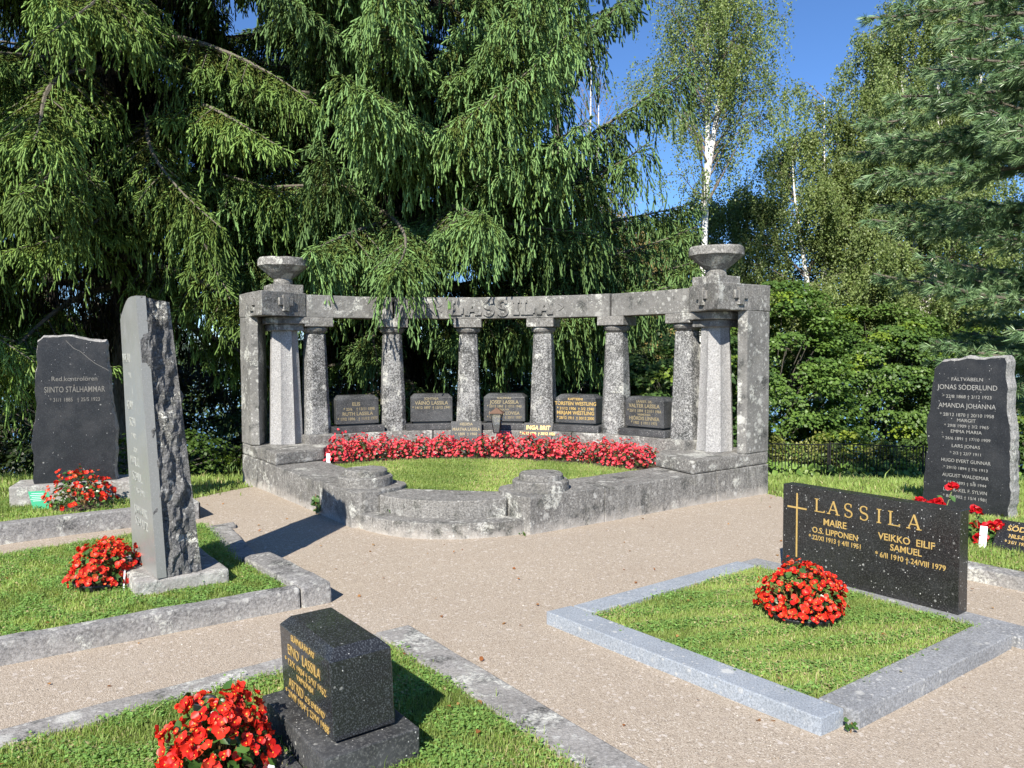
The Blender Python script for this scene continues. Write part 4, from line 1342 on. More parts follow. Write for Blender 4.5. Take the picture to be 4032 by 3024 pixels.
vz = thing('grave_vase', 'small round black plastic vase in the grass behind the big red begonia', 'vase', (-1.29, 3.13, .02))
bm = bmesh.new(); lathe(bm, [(.03, -.03), (.045, .13), (.050, .135), (.046, .138), (.040, .13), (.03, .03), (.001, .03)], 24); obj('cup', bm, M_pot, vz, True)

# fallen leaves on gravel and lawns
rs = np.random.RandomState(12)
n = 190
P = np.c_[rs.uniform(-3.4, 3.6, n), rs.uniform(2.6, 8.2, n), np.zeros(n)]
zz = []
for x, y, _ in P:
    q = np.array([[x, y]]); z = .024
    for pl, h_ in ((rl, .098), (ll, .118), (el, .052), (sl, .11)):
        if inside(pl, q)[0]: z = h_
    zz.append(z)
P[:, 2] = zz
ml_ = MM.inverted()
keep = np.array([not (abs((ml_ @ Vector(p)).x) < .82 + max(0, (ml_ @ Vector(p)).y) and (ml_ @ Vector(p)).y > -.35) for p in P])
P = P[keep]; n = len(P)
N = rs.normal(0, .3, (n, 3)) + [0, 0, 1]; N /= np.linalg.norm(N, axis=1)[:, None]
tag(link('fallen_leaves', leaf_mesh('fallen_leaves', P, N, .024, rs, (.32, .12, .04), (.42, .24, .09), aspect=.9), M_leaf), 'small brown and orange leaves scattered on the gravel and lawns', 'fallen leaves', kind='stuff')

# loose grit lying on the gravel
rs = np.random.RandomState(19); n = 9000
P = np.c_[rs.uniform(-4.0, 4.2, n), 2.5 + 5.0 * rs.uniform(0, 1, n) ** 1.4, np.zeros(n)]
kp = np.ones(n, bool)
for pl in (rl, ll, el, sl): kp &= ~(inside(pl, P[:, :2]))
lc = (P - np.array(MO)) @ np.array([[math.cos(MR), -math.sin(MR), 0], [math.sin(MR), math.cos(MR), 0], [0, 0, 1]])
kp &= ~((np.abs(lc[:, 0]) < .85 + np.maximum(0, lc[:, 1])) & (lc[:, 1] > -.36))
P = P[kp]; n = len(P)
P[:, 2] = .016 + .010 * np.array([noise.noise(Vector((a, b, .01)) * .9) for a, b, _ in P])
o8 = np.array([[1, 0, 0], [0, 1, 0], [-1, 0, 0], [0, -1, 0], [0, 0, .75], [0, 0, -.75]])
f8 = np.array([[0, 1, 4], [1, 2, 4], [2, 3, 4], [3, 0, 4], [1, 0, 5], [2, 1, 5], [3, 2, 5], [0, 3, 5]])
V = P[:, None] + o8[None] * rs.uniform(.6, 1.4, (n, 6, 1)) * (.0022 * rs.lognormal(0, .45, (n, 1, 1)))
C = np.array([[.27, .22, .17], [.42, .36, .29], [.55, .50, .43], [.20, .18, .16]])[rs.randint(0, 4, n)]
tag(link('loose_grit', np_mesh('loose_grit', V.reshape(-1, 3), (f8[None] + (np.arange(n) * 6)[:, None, None]).reshape(-1, 3), np.repeat(C, 6, 0)), M_grit), 'loose grit and small stones lying on the gravel path', 'grit', kind='stuff')

# little weeds at the joints of the monument
for lb, p, sd in (('small dark weed growing at the left kerb of the memorial', (-1.93, 7.45, .02), 1), ('tuft of weed at the right end of the memorial steps', (.10, 6.52, .02), 2), ('tuft of weed between the two memorial steps', (-1.10, 6.83, .16), 3), ('pale weed in the gap of the blue grey kerb', (1.40, 3.11, .03), 4)):
    rs = np.random.RandomState(sd); m = 16 if sd == 1 else 12
    hh_ = .22 if sd == 1 else .035
    P = np.array(p) + np.c_[rs.normal(0, .018, (m, 2)), rs.uniform(.1, 1, m) * hh_]
    N = rs.normal(0, .5, (m, 3)) + [-.2, -.6, .6]; N /= np.linalg.norm(N, axis=1)[:, None]
    bm = bmesh.new(); tube(bm, [Vector(p) - Vector((0, 0, .03)), Vector(p) + Vector((0, -.01, hh_ * .9))], .003, 5)
    me0 = leaf_mesh('weed', P, N, .055 if sd == 1 else .022, rs, (.03, .075, .015), (.09, .18, .04))
    t = thing('weed_plant', lb, 'weed', p)
    o = link('foliage', me0, M_leaf, t); o.matrix_parent_inverse = Matrix.Translation(p).inverted()
    o = obj('stems', bm, M_stem, t); o.matrix_parent_inverse = Matrix.Translation(p).inverted()


# ------------------------------------------------------------------ iron fence
def fence(label, a, b, h, sp=.09):
    a = Vector(a); b = Vector(b); d = b - a; L_ = d.length
    t = thing('iron_fence', label, 'fence', a)
    u = d / L_; nn = Vector((-u.y, u.x, 0)).normalized()
    bm = bmesh.new()
    for z in (.06, h):
        tube(bm, [Vector((0, 0, z)), d + Vector((0, 0, z))], .016, 6)
    obj('rails', bm, M_iron, t)
    bm = bmesh.new(); k = int(L_ / sp)
    for i in range(1, k):
        p = d * (i / k)
        tube(bm, [p + Vector((0, 0, .06)), p + Vector((0, 0, h))], .0125, 4)
    obj('bars', bm, M_iron, t)
    for p in (Vector((0, 0, 0)), d):
        bm = bmesh.new(); tube(bm, [p - Vector((0, 0, .3)), p + Vector((0, 0, h + .05))], .025, 6); obj('post', bm, M_iron, t)


FX = [(-15.2, -2.35), (-12.6, -2.3), (-10.0, -2.25)]
fence('black iron fence panel behind the far left headstone', (-15.6, 21, -2.30), (-12.9, 21, -2.28), .95)
fence('black iron fence panel with closely set bars right next to the memorial pier', (6.55, 21, -1.93), (8.72, 21, -1.98), .98)
fence('black iron fence panel standing a little higher, before dense green bushes', (8.78, 21, -1.97), (11.35, 21, -2.08), 1.01)
fence('black iron fence panel disappearing behind the tall grey headstone', (11.42, 21, -2.10), (14.0, 21, -2.2), .98)


# ------------------------------------------------------------------ trees
def nrmz(A): return A / (np.linalg.norm(A, axis=-1, keepdims=True) + 1e-9)


def shoots_mesh(name, P, D, Ln, Rd, C, rs, fat=None):
    """needle-clad shoots: slim spindles, and blunt round-ended fingers where fat is set"""
    n = len(P)
    if fat is None: fat = np.zeros(n, bool)
    D = nrmz(D); X, Yv = frames(D, rs); X = nrmz(X); Yv = nrmz(Yv)
    Vs, Fs, Cs, off = [], [], [], 0
    for q, rings in ((~fat, ((.55, 1.0),)), (fat, ((.10, .75), (.82, 1.0)))):
        p, d, l, r, c, x, y = P[q], D[q], Ln[q], Rd[q], C[q], X[q], Yv[q]
        m = len(p); k = len(rings); nv = 3 * k + 1 + (1 if k == 1 else 0)
        V = np.empty((m, nv, 3), np.float32); w = np.ones(nv)
        for j, (u, g) in enumerate(rings):
            b = p + d * (l * u)[:, None]
            for t in range(3):
                a = 2.0944 * t
                V[:, 3 * j + t] = b + (x * math.cos(a) + y * math.sin(a)) * (r * g)[:, None]
                w[3 * j + t] = .78 + .3 * u
        V[:, 3 * k] = p + d * l[:, None]; w[3 * k] = 1.22
        tip = 3 * k; lo = 3 * (k - 1)
        F0 = [[lo, lo + 1, tip], [lo + 1, lo + 2, tip], [lo + 2, lo, tip]]
        if k == 1:
            V[:, 4] = p; w[4] = .75; F0 += [[1, 0, 4], [2, 1, 4], [0, 2, 4]]
        else:
            for t in range(3):
                t2 = (t + 1) % 3; F0 += [[t, t2, 3 + t2], [t, 3 + t2, 3 + t]]
        F = (np.array(F0)[None] + (np.arange(m) * nv)[:, None, None]).reshape(-1, 3) + off
        Vs.append(V.reshape(-1, 3)); Fs.append(F); Cs.append((c[:, None] * w[None, :, None]).reshape(-1, 3)); off += m * nv
    return np_mesh(name, np.concatenate(Vs), np.concatenate(Fs), np.concatenate(Cs))


OLD = np.array([.085, .098, .027]); YNG = np.array([.112, .190, .048]); BLU = np.array([.150, .262, .098])


def spruce(name, label, pos, H, boughs, seed, trunk_r=.30, step=.066, hang=1.0, shoot=1.0, tone=(1, 1, 1), bare=.27, rad=.0165, inner=9000, kmul=1.0, group=None):
    """boughs: (azimuth deg from +x, height on trunk, length, rise, sag, lift)"""
    rs = np.random.RandomState(seed)
    t = thing(name, label, 'tree', pos, 0, group)
    bm = bmesh.new()
    tube(bm, [(0, 0, -.6), (0, 0, .3), (.05, .03, H * .3), (-.03, .05, H * .7), (0, 0, H)], [trunk_r * 1.35, trunk_r, trunk_r * .8, trunk_r * .42, .02], 14)
    obj('trunk', bm, M_bark, t, True)
    lb = bmesh.new()
    ax_p, ax_d, ax_h, ax_s, ax_c = [], [], [], [], []
    for bi, (az, z0, L_, rise, sag, lift) in enumerate(boughs):
        az = R(az); u = np.array([math.cos(az), math.sin(az), 0]); sd = np.array([-u[1], u[0], 0])
        wv = rs.normal(0, .10, 3)

        def path(s, u=u, sd=sd, wv=wv, L_=L_, z0=z0, rise=rise, sag=sag, lift=lift):
            s = np.asarray(s)[..., None]
            w = wv[0] * s * s + .06 * np.sin(s * 5 + wv[1] * 30)
            z = rise * s - sag * s ** 2 + lift * s ** 3.2
            return u * s * L_ + sd * w * L_ + np.array([0, 0, 1.0]) * (z0 + z * L_)
        sv = np.linspace(0, 1, 13)
        pp = path(sv)
        tube(lb, [tuple(p) for p in pp], [max(.007, (.016 + .0115 * L_) * (1 - s) ** .8) for s in sv], 5)
        bc = rs.uniform(-.25, .25)

        def add(pts, svals, hl, cs):
            d = nrmz(np.gradient(pts, axis=0))
            ax_p.append(pts); ax_d.append(d); ax_h.append(hl); ax_s.append(svals); ax_c.append(np.full(len(pts), cs))
        n = max(4, int(L_ * (1 - bare) / step))
        s = np.linspace(bare, 1, n)
        prof = np.clip(1.25 * np.sin(np.pi * np.clip((s - .05) / 1.0, 0, 1)) ** .8, .0, 1)
        add(path(s), s, (.10 + .55 * prof) * hang * min(1.2, L_ / 3.6), bc)
        # side axes
        ns = int(L_ * 4.6)
        for k in range(ns):
            s0 = bare + (1 - bare) * (k + rs.uniform(0, 1)) / ns * .97
            sg = 1 if k % 2 else -1
            l2 = (.16 + .30 * L_ * (1 - s0) ** .9 * (.6 + .4 * s0)) * rs.uniform(.7, 1.15)
            b0 = path(s0); fw = nrmz(path(min(1, s0 + .03)) - path(s0 - .03))
            n2 = max(3, int(l2 / step))
            v = np.linspace(0.08, 1, n2)[:, None]
            pts = b0 + (fw * .62 + sd * sg * .80) * v * l2 + np.array([0, 0, 1.0]) * l2 * (-.22 * v - .42 * v ** 2 + .14 * v ** 4)
            if l2 > .5: tube(lb, [tuple(b0), tuple(pts[len(pts) // 2]), tuple(pts[-1])], [.011, .007, .003], 4)
            add(pts, s0 + (1 - s0) * v[:, 0] * .8, (.09 + .42 * np.sin(np.pi * np.clip(v[:, 0] * .75 + .25, 0, 1)) ** .7 * (1 - .45 * s0)) * hang * min(1.2, L_ / 3.6), bc)
    Pq = np.concatenate(ax_p); Dq = np.concatenate(ax_d); Hq = np.concatenate(ax_h); Sq = np.concatenate(ax_s); Cq = np.concatenate(ax_c)
    # two hanging twigs at each axis point, left and right
    Pq = np.repeat(Pq, 2, 0); Dq = np.repeat(Dq, 2, 0); Hq = np.repeat(Hq, 2) * (.22 + 1.5 * vnoise(Pq[:, :2] + Pq[:, 2:] * .7, 8.0, seed) ** 1.4) * rs.uniform(.5, 1.2, len(Pq)); Sq = np.repeat(Sq, 2); Cq = np.repeat(Cq, 2)
    sg = np.tile([1.0, -1.0], len(Pq) // 2)
    side = nrmz(np.cross(Dq, np.array([0, 0, 1.0]))) * sg[:, None]
    fwd = nrmz(Dq * [1, 1, .4])
    K = 24
    kk = np.arange(K)
    gap = .046 / kmul
    cntk = np.clip((Hq / gap).astype(int) + 1, 1, K)
    tt = (kk[None] + rs.uniform(0, .8, (len(Pq), K))) / cntk[:, None]
    ok = kk[None] < cntk[:, None]
    idx, kx = np.nonzero(ok)
    tv = np.clip(tt[idx, kx], 0, 1.02)
    lat = rs.uniform(.18, .55, len(Pq))[idx]; fw_ = rs.uniform(.05, .45, len(Pq))[idx]
    h = Hq[idx]
    dn = np.array([0, 0, -1.0])
    e = .16 / (h + .16)           # short twigs stand out, long ones hang
    q1 = (tv - .45 * tv ** 2)[:, None]
    P = Pq[idx] + side[idx] * (h * (lat + e * .7))[:, None] * q1 + fwd[idx] * (h * (fw_ + e))[:, None] * q1 + dn * (h * (1 - e * .8) * tv ** 1.35)[:, None]
    T = side[idx] * ((lat + e * .7) * (1 - .9 * tv))[:, None] + fwd[idx] * ((fw_ + e) * (1 - .9 * tv))[:, None] + dn * ((1 - e * .8) * 1.35 * tv ** .35)[:, None]
    T = nrmz(T)
    rv = rs.normal(size=P.shape); rv = nrmz(rv - T * (rv * T).sum(1)[:, None])
    last = (kx >= cntk[idx] - 3 - (rs.uniform(size=len(P)) < .5))
    spread = np.where(last, rs.uniform(.05, .62, len(P)), rs.uniform(.1, .5, len(P)))
    D = T + rv * spread[:, None] + fwd[idx] * .15 + np.where(last, .35, .15)[:, None] * dn
    Ln = rs.uniform(.08, .15, len(P)) * np.where(last, 1.3, .9) * shoot
    Rd = rad * rs.uniform(.75, 1.25, len(P)) * np.where(last, .78, .60)
    P = P + rs.normal(0, .008, P.shape)
    young = np.clip(tv * .5 + np.where(last, .45, -.05) + (Sq[idx] - .6) * .9 + rs.normal(0, .15, len(P)), 0, 1)[:, None]
    mid = np.clip(young * 2, 0, 1); hi = np.clip(young * 2 - 1, 0, 1)
    C = OLD * (1 - mid) + YNG * mid; C = C * (1 - hi) + BLU * hi
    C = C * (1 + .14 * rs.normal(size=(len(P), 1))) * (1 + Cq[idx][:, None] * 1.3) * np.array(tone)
    C = np.clip(C, .008, .4)
    A0_ = np.concatenate(ax_p); D0_ = np.concatenate(ax_d); S0_ = np.concatenate(ax_s)
    rr_ = rs.uniform(size=len(A0_)) < np.clip(S0_ * 1.5 - .15, 0, 1)
    A0_ = np.repeat(A0_[rr_], 3, 0); D0_ = np.repeat(D0_[rr_], 3, 0); m_ = len(A0_)
    sd_ = nrmz(np.cross(D0_, [0, 0, 1.0])) * rs.choice([-1.0, 1.0], (m_, 1))
    E_ = D0_ * .7 + sd_ * rs.uniform(.1, 1.0, (m_, 1)) + np.array([0, 0, 1.0]) * rs.uniform(-.25, .4, (m_, 1))
    c_ = (YNG + (BLU - YNG) * rs.uniform(0, 1, (m_, 1))) * (1 + .2 * rs.normal(size=(m_, 1))) * np.array(tone)
    P = np.concatenate([P, A0_ + rs.normal(0, .012, A0_.shape)]); D = np.concatenate([D, E_]); C = np.concatenate([C, np.clip(c_, .01, .4)])
    Ln = np.concatenate([Ln, rs.uniform(.07, .15, m_) * shoot]); Rd = np.concatenate([Rd, rad * .72 * rs.uniform(.8, 1.25, m_)])
    # dead grey brown twigs hanging round the stem, where no light feeds needles
    m_ = inner; bi_ = rs.randint(0, len(boughs), m_)
    ba_ = np.array([[R(b[0]), b[1], b[2], b[3]] for b in boughs])[bi_]
    r_ = ba_[:, 2] * rs.uniform(.03, .42, m_)
    I_ = np.c_[np.cos(ba_[:, 0]) * r_, np.sin(ba_[:, 0]) * r_, ba_[:, 1] + r_ * (ba_[:, 3] - .2) - rs.uniform(0, .75, m_)] + rs.normal(0, .14, (m_, 3))
    E_ = np.array([0, 0, -1.0]) + rs.normal(0, .22, (m_, 3))
    c_ = np.array([.042, .038, .026]) * (1 + .35 * rs.normal(size=(m_, 1)))
    P = np.concatenate([P, I_]); D = np.concatenate([D, E_]); C = np.concatenate([C, np.clip(c_, .01, .2)])
    Ln = np.concatenate([Ln, rs.uniform(.18, .42, m_)]); Rd = np.concatenate([Rd, rs.uniform(.006, .013, m_)])
    obj('limbs', lb, M_limb, t)
    link('crown', shoots_mesh('crown', P, D, Ln, Rd, C, rs, np.concatenate([last, np.zeros(len(P) - len(last), bool)])), M_needle, t, True)
    return len(P)


def bough_to(trunk, z0, tip, rise=None, sag=.35, lift=.25):
    """a bough that starts at height z0 (above the foot) and ends at a world point"""
    v = Vector(tip) - Vector(trunk)
    L_ = math.hypot(v.x, v.y)
    r_ = (v.z - z0) / L_ + sag - lift
    return (math.degrees(math.atan2(v.y, v.x)), z0, L_, r_, sag, lift)


rs_ = random.Random(21)
NSH = 0
# the big spruce right behind the colonnade
TA = (-2.03, 14.0, gz(-2.03, 14.0))
BA = [bough_to(TA, 4.8, (-.35, 9.8, 3.35), sag=.6, lift=.30),
      bough_to(TA, 4.6, (-1.52, 9.5, 2.62), sag=.7, lift=.22),
      bough_to(TA, 4.5, (-2.75, 9.55, 2.85), sag=.65, lift=.28),
      bough_to(TA, 3.9, (-4.9, 11.6, 2.75), sag=.2, lift=.0),
      bough_to(TA, 4.6, (-5.2, 11.0, 3.6), sag=.4, lift=.2),
      bough_to(TA, 5.0, (-4.3, 10.2, 3.9), sag=.5, lift=.25),
      bough_to(TA, 3.6, (3.2, 13.2, 4.25), sag=.25, lift=.12),
      bough_to(TA, 3.2, (3.1, 13.0, 3.6), sag=.2, lift=.15),
      bough_to(TA, 2.7, (3.2, 12.6, 3.05), sag=.2, lift=.1),
      bough_to(TA, 2.4, (2.6, 12.2, 2.6), sag=.25, lift=.12),
      bough_to(TA, 4.3, (2.9, 12.4, 6.0), sag=.1, lift=.15),
      bough_to(TA, 4.7, (2.2, 11.6, 4.6), sag=.4, lift=.3),
      bough_to(TA, 5.2, (.2, 9.6, 5.6), sag=.2, lift=.25),
      bough_to(TA, 5.0, (1.3, 10.6, 4.7), sag=.45, lift=.3),
      bough_to(TA, 6.2, (2.2, 12.2, 7.3), sag=.25, lift=.2),
      bough_to(TA, 7.2, (2.2, 12.8, 8.6), sag=.3, lift=.2),
      bough_to(TA, 8.3, (2.3, 13.4, 9.6), sag=.3, lift=.2),
      bough_to(TA, 6.6, (-1.0, 9.9, 6.3), sag=.5, lift=.25),
      bough_to(TA, 7.6, (-1.9, 10.2, 7.2), sag=.55, lift=.25),
      bough_to(TA, 5.8, (-2.0, 9.8, 4.9), sag=.55, lift=.28),
      bough_to(TA, 8.6, (-1.2, 10.4, 8.0), sag=.55, lift=.25),
      bough_to(TA, 7.0, (-3.6, 10.4, 6.4), sag=.5, lift=.25),
      bough_to(TA, 6.2, (.6, 10.2, 6.6), sag=.4, lift=.25),
      bough_to(TA, 6.4, (1.6, 10.4, 6.6), sag=.45, lift=.3)]
for k in range(84):                       # whorls up the stem
    z = .5 + 12.5 * (k / 84) ** 1.0 + rs_.uniform(-.2, .2)
    az = (k * 137.5 + rs_.uniform(-20, 20)) % 360
    front = math.cos(R(az + 90)) > .1     # reaching towards the memorial
    L_ = ((4.1 if (z > 5.4 and math.cos(R(az)) > .3) else 4.9) if z > 4.0 else 2.7 if front else 4.4) * rs_.uniform(.72, 1.05) * (1 - max(0, z - 9) / 16)
    BA.append((az, z, L_, rs_.uniform(.10, .40) - (.25 if z < 4 else 0), rs_.uniform(.35, .65), rs_.uniform(.15, .35)))
NSH += spruce('spruce_tree', 'huge drooping spruce right behind the curved colonnade, its boughs hanging over the lintel', TA, 23, BA, 5, .30, hang=1.35, inner=30000, tone=(1.08, 1.06, .95))

# left spruces
TB = (-6.3, 12.6, gz(-6.3, 12.6))
BB = [bough_to(TB, 6.5, (-5.2, 8.3, 3.9), sag=.75, lift=.3),
      bough_to(TB, 7.6, (-4.7, 8.9, 5.6), sag=.6, lift=.3),
      bough_to(TB, 6.0, (-4.0, 9.6, 3.2), sag=.7, lift=.25),
      bough_to(TB, 5.2, (-6.2, 8.2, 3.3), sag=.7, lift=.3),
      bough_to(TB, 4.8, (-3.5, 10.3, 2.4), sag=.5, lift=.15),
      bough_to(TB, 8.4, (-5.9, 8.2, 7.0), sag=.5, lift=.3)]
for k in range(66):
    z = 3.0 + 10.2 * (k / 66) + rs_.uniform(-.2, .2)
    az = (k * 137.5 + rs_.uniform(-20, 20)) % 360
    L_ = 4.3 * rs_.uniform(.72, 1.05) * (1 - max(0, z - 9) / 16)
    BB.append((az, z, L_, rs_.uniform(.0, .3) - (.2 if z < 4 else 0), rs_.uniform(.45, .8), rs_.uniform(.15, .35)))
NSH += spruce('spruce_tree', 'tall dense spruce behind the far left headstones with yellow green hanging boughs', TB, 21, BB, 6, .28, hang=1.25, tone=(1.22, 1.14, .78), rad=.0145, shoot=.95, inner=26000)

TC = (-9.6, 10.6, gz(-9.6, 10.6))
BC = [bough_to(TC, 6.8, (-5.8, 7.4, 5.3), sag=.4, lift=.35), bough_to(TC, 4.0, (-5.6, 8.4, 2.3), sag=.5, lift=.2), bough_to(TC, 3.4, (-5.9, 8.9, 1.5), sag=.4, lift=.2), bough_to(TC, 5.2, (-6.2, 7.6, 3.3), sag=.5, lift=.3)]
for k in range(46):
    z = 2.7 + 10.0 * (k / 46) + rs_.uniform(-.2, .2)
    az = -20 + ((k * 137.5) % 240) - 120 + rs_.uniform(-15, 15)
    L_ = 4.1 * rs_.uniform(.72, 1.05) * (1 - max(0, z - 9) / 16)
    BC.append((az, z, L_, rs_.uniform(.0, .3) - (.2 if z < 4 else 0), rs_.uniform(.4, .75), rs_.uniform(.15, .35)))
NSH += spruce('spruce_tree', 'spruce at the left picture edge with one bough tip pointing up into the light', TC, 19, BC, 8, .26, hang=1.2, tone=(1.22, 1.14, .78), rad=.014, shoot=.95, inner=14000)

# spruces farther down the slope
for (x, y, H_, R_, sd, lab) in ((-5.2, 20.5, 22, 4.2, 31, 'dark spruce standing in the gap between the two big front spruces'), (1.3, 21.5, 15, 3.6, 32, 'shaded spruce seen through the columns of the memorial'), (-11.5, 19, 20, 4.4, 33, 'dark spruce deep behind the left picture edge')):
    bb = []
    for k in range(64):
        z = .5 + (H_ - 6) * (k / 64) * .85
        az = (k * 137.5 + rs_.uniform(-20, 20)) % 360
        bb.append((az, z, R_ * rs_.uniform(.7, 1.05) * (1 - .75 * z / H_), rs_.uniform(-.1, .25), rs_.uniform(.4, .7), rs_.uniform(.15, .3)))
    NSH += spruce('spruce_tree', lab, (x, y, gz(x, y)), H_, bb, sd, .24, step=.12, hang=1.35, shoot=1.5, rad=.023, kmul=.7, tone=(.5, .52, .5))  # low tone puts shade into the needle colour of these farther trees
print('spruce shoots', NSH)


# ------------------------------------------------------------------ birches and other broadleaved trees
def leaves_mesh(name, P, N, size, rs, C, hd=None):
    """four-cornered leaves folded a little along the midrib"""
    n = len(P)
    N = nrmz(N)
    if hd is None: hd = rs.normal(size=N.shape)
    Yv = nrmz(hd - N * (hd * N).sum(1)[:, None]); X = np.cross(Yv, N)
    s = size[:, None]
    V = np.empty((n, 4, 3), np.float32)
    V[:, 0] = P; V[:, 1] = P + (Yv * .45 + X * .42 + N * .08) * s; V[:, 2] = P + Yv * s; V[:, 3] = P + (Yv * .45 - X * .42 + N * .08) * s
    F = (np.array([[0, 1, 2], [0, 2, 3]])[None] + (np.arange(n) * 4)[:, None, None]).reshape(-1, 3)
    return np_mesh(name, V.reshape(-1, 3), F, np.repeat(C, 4, 0))


def birch(name, label, pos, H, seed, stems, crown0, R_, nbr, strands, leaf=.055, c1=(.11, .165, .04), c2=(.21, .26, .085), lean=(0, 0), droop=1.0, r0=.14, dens=1.0, bark=None, spread=.55, group=None, cat='tree'):
    """stems: list of (fork height, lean x, lean y, top height)"""
    rs = np.random.RandomState(seed)
    t = thing(name, label, cat, pos, 0, group)
    tb = bmesh.new(); lb = bmesh.new()
    tops = []
    for si, (fz, lx, ly, th) in enumerate(stems):
        base = Vector((lean[0] * fz, lean[1] * fz, fz)) if si else Vector((0, 0, -.5))
        pts = []; k = 12
        for i in range(k + 1):
            u = i / k; z = base.z + (th - base.z) * u
            dz = z - (fz if si else 0)
            pts.append(Vector((base.x + lx * dz * (1 - .25 * u) + .10 * math.sin(u * 7 + seed + si), base.y + ly * dz + .08 * math.cos(u * 6 + seed), z)))
        rr = r0 if si == 0 else r0 * .72
        tube(tb, pts, [max(.012, rr * (1 - .93 * i / k)) for i in range(k + 1)], 10)
        tops.append(pts)
    obj('trunk', tb, bark or M_birch, t, True)
    Ps, Ls, Os = [], [], []
    for b in range(nbr):
        pts = tops[b % len(tops)]
        u = rs.uniform(0, 1.04) ** .8
        z = crown0 + (pts[-1].z - crown0) * u
        i = min(len(pts) - 2, max(0, int((z - pts[0].z) / (pts[-1].z - pts[0].z) * (len(pts) - 1))))
        p0 = pts[i].lerp(pts[i + 1], rs.uniform())
        az = rs.uniform(0, 6.283); L_ = R_ * rs.uniform(.45, 1.05) * (1 - .72 * u ** 1.6)
        d = Vector((math.cos(az), math.sin(az), 0))
        mid = p0 + d * L_ * .5 + Vector((0, 0, L_ * spread * rs.uniform(.5, 1.2)))
        end = p0 + d * L_ + Vector((0, 0, L_ * spread * rs.uniform(.5, 1.3)))
        tube(lb, [p0, mid, end], [.010 + .008 * L_, .006 + .003 * L_, .003], 5)
        ns = max(2, int(strands * (L_ + .4)))
        for q in range(ns):
            f = rs.uniform(.2, 1.05)
            s0 = (p0.lerp(mid, f * 2) if f < .5 else mid.lerp(end, f * 2 - 1)) + Vector(rs.normal(0, .12, 3))
            ln = rs.uniform(.35, 1.25) * droop
            a2 = rs.uniform(0, 6.283)
            Ps.append(np.array(s0)); Ls.append(ln); Os.append((math.cos(a2) * .45 + d.x * .3, math.sin(a2) * .45 + d.y * .3))
    Ps = np.array(Ps); Ls = np.array(Ls); Os = np.array(Os)
    k = np.maximum(3, (Ls / (leaf * .33) * dens).astype(int))
    idx = np.repeat(np.arange(len(Ps)), k)
    v = rs.uniform(0, 1, len(idx))
    P = Ps[idx] + np.c_[Os[idx] * (Ls[idx] * (v - .35 * v * v) * .8)[:, None], -(Ls[idx] * v ** 1.5) * min(1, droop)] + rs.normal(0, .045, (len(idx), 3))
    N = rs.normal(size=P.shape) * [1, 1, .6] + [-.1, -.35, .25]
    C = (np.array(c1) + (np.array(c2) - np.array(c1)) * rs.uniform(0, 1, (len(P), 1)) ** 1.2) * 1.22
    C = C * (1 + .2 * (rs.uniform(-1, 1, len(Ps))[idx])[:, None])
    hd = rs.normal(0, .45, P.shape) + [0, 0, -1.0]
    obj('limbs', lb, M_twig, t)
    link('crown', leaves_mesh('crown', P, N, leaf * rs.uniform(.7, 1.3, len(P)), rs, C, hd), M_leaf, t)
    return len(P)


def gp(x, y): return (x, y, gz(x, y))


NL = 0
NL += birch('birch_tree', 'white stemmed birch forking into two bright stems above the right stone bowl', gp(6.05, 24.0), 18, 41, [(0, -.004, 0, 17.5), (8.4, .11, .02, 16.5)], 8.9, 2.8, 170, 10.0, .060, r0=.17, dens=.52, spread=.9)
NL += birch('birch_tree', 'bushy birch with a pale pink stem in the middle of the right hand trees', gp(11.2, 28.0), 15, 42, [(0, .02, 0, 14.0), (4.0, -.16, 0, 12.5), (5.0, .2, .05, 12.5)], 3.0, 3.4, 160, 10.0, .070, r0=.19, c1=(.10, .15, .04), c2=(.20, .245, .085))
NL += birch('birch_tree', 'tall dark birch rising out of the picture at the upper right', gp(14.0, 26.0), 19, 43, [(0, .03, 0, 19.5), (4.5, -.12, .0, 15.5), (5.5, .10, .0, 18)], 4.0, 3.5, 230, 11.0, .066, r0=.2, c1=(.10, .15, .042), c2=(.21, .26, .09))
NL += birch('birch_tree', 'weeping birch between the forked birch and the tall dark one', gp(9.0, 30.0), 13, 44, [(0, .02, 0, 11.5), (3.0, .12, 0, 11.0)], 2.4, 3.0, 130, 9.5, .07, r0=.15, c1=(.10, .15, .045), c2=(.19, .24, .085))
NL += birch('birch_tree', 'yellowing birch glowing behind the right boughs of the big spruce', gp(3.1, 26.0), 13, 45, [(0, -.02, 0, 9.5), (3.0, .12, 0, 9.0)], 3.0, 3.0, 46, 7.0, .06, r0=.20, c1=(.22, .17, .06), c2=(.32, .23, .10), dens=.8)
NL += birch('birch_tree', 'half bare birch with fine pinkish twigs against the sky beside the big spruce', gp(2.6, 30.0), 17, 46, [(0, .035, 0, 17.0), (6.0, .12, 0, 15.5)], 7.0, 2.6, 60, 3.0, .05, r0=.15, c1=(.20, .13, .09), c2=(.24, .20, .10), dens=.25, spread=1.1)
NL += birch('birch_tree', 'birch with a white lower stem at the far right beside the pine', gp(17.5, 29.0), 18, 47, [(0, .0, 0, 18.0), (5.0, -.12, 0, 15)], 3.6, 3.4, 140, 9.0, .07, r0=.19, c1=(.085, .13, .038), c2=(.17, .22, .075))
NL += birch('birch_tree', 'full leaved birch leaning in front of the tall dark one', gp(12.9, 27.5), 17, 49, [(0, -.01, 0, 16.0), (4.0, .10, 0, 14.5)], 3.2, 3.0, 170, 10.0, .068, r0=.17, c1=(.10, .15, .042), c2=(.21, .26, .09))
NL += birch('birch_tree', 'low crowned birch filling the view behind the white forked stem', gp(7.6, 29.5), 12, 50, [(0, .0, 0, 10.8), (2.0, -.15, 0, 9.5)], 2.0, 2.8, 150, 10.0, .07, r0=.13, c1=(.09, .14, .04), c2=(.18, .23, .08))
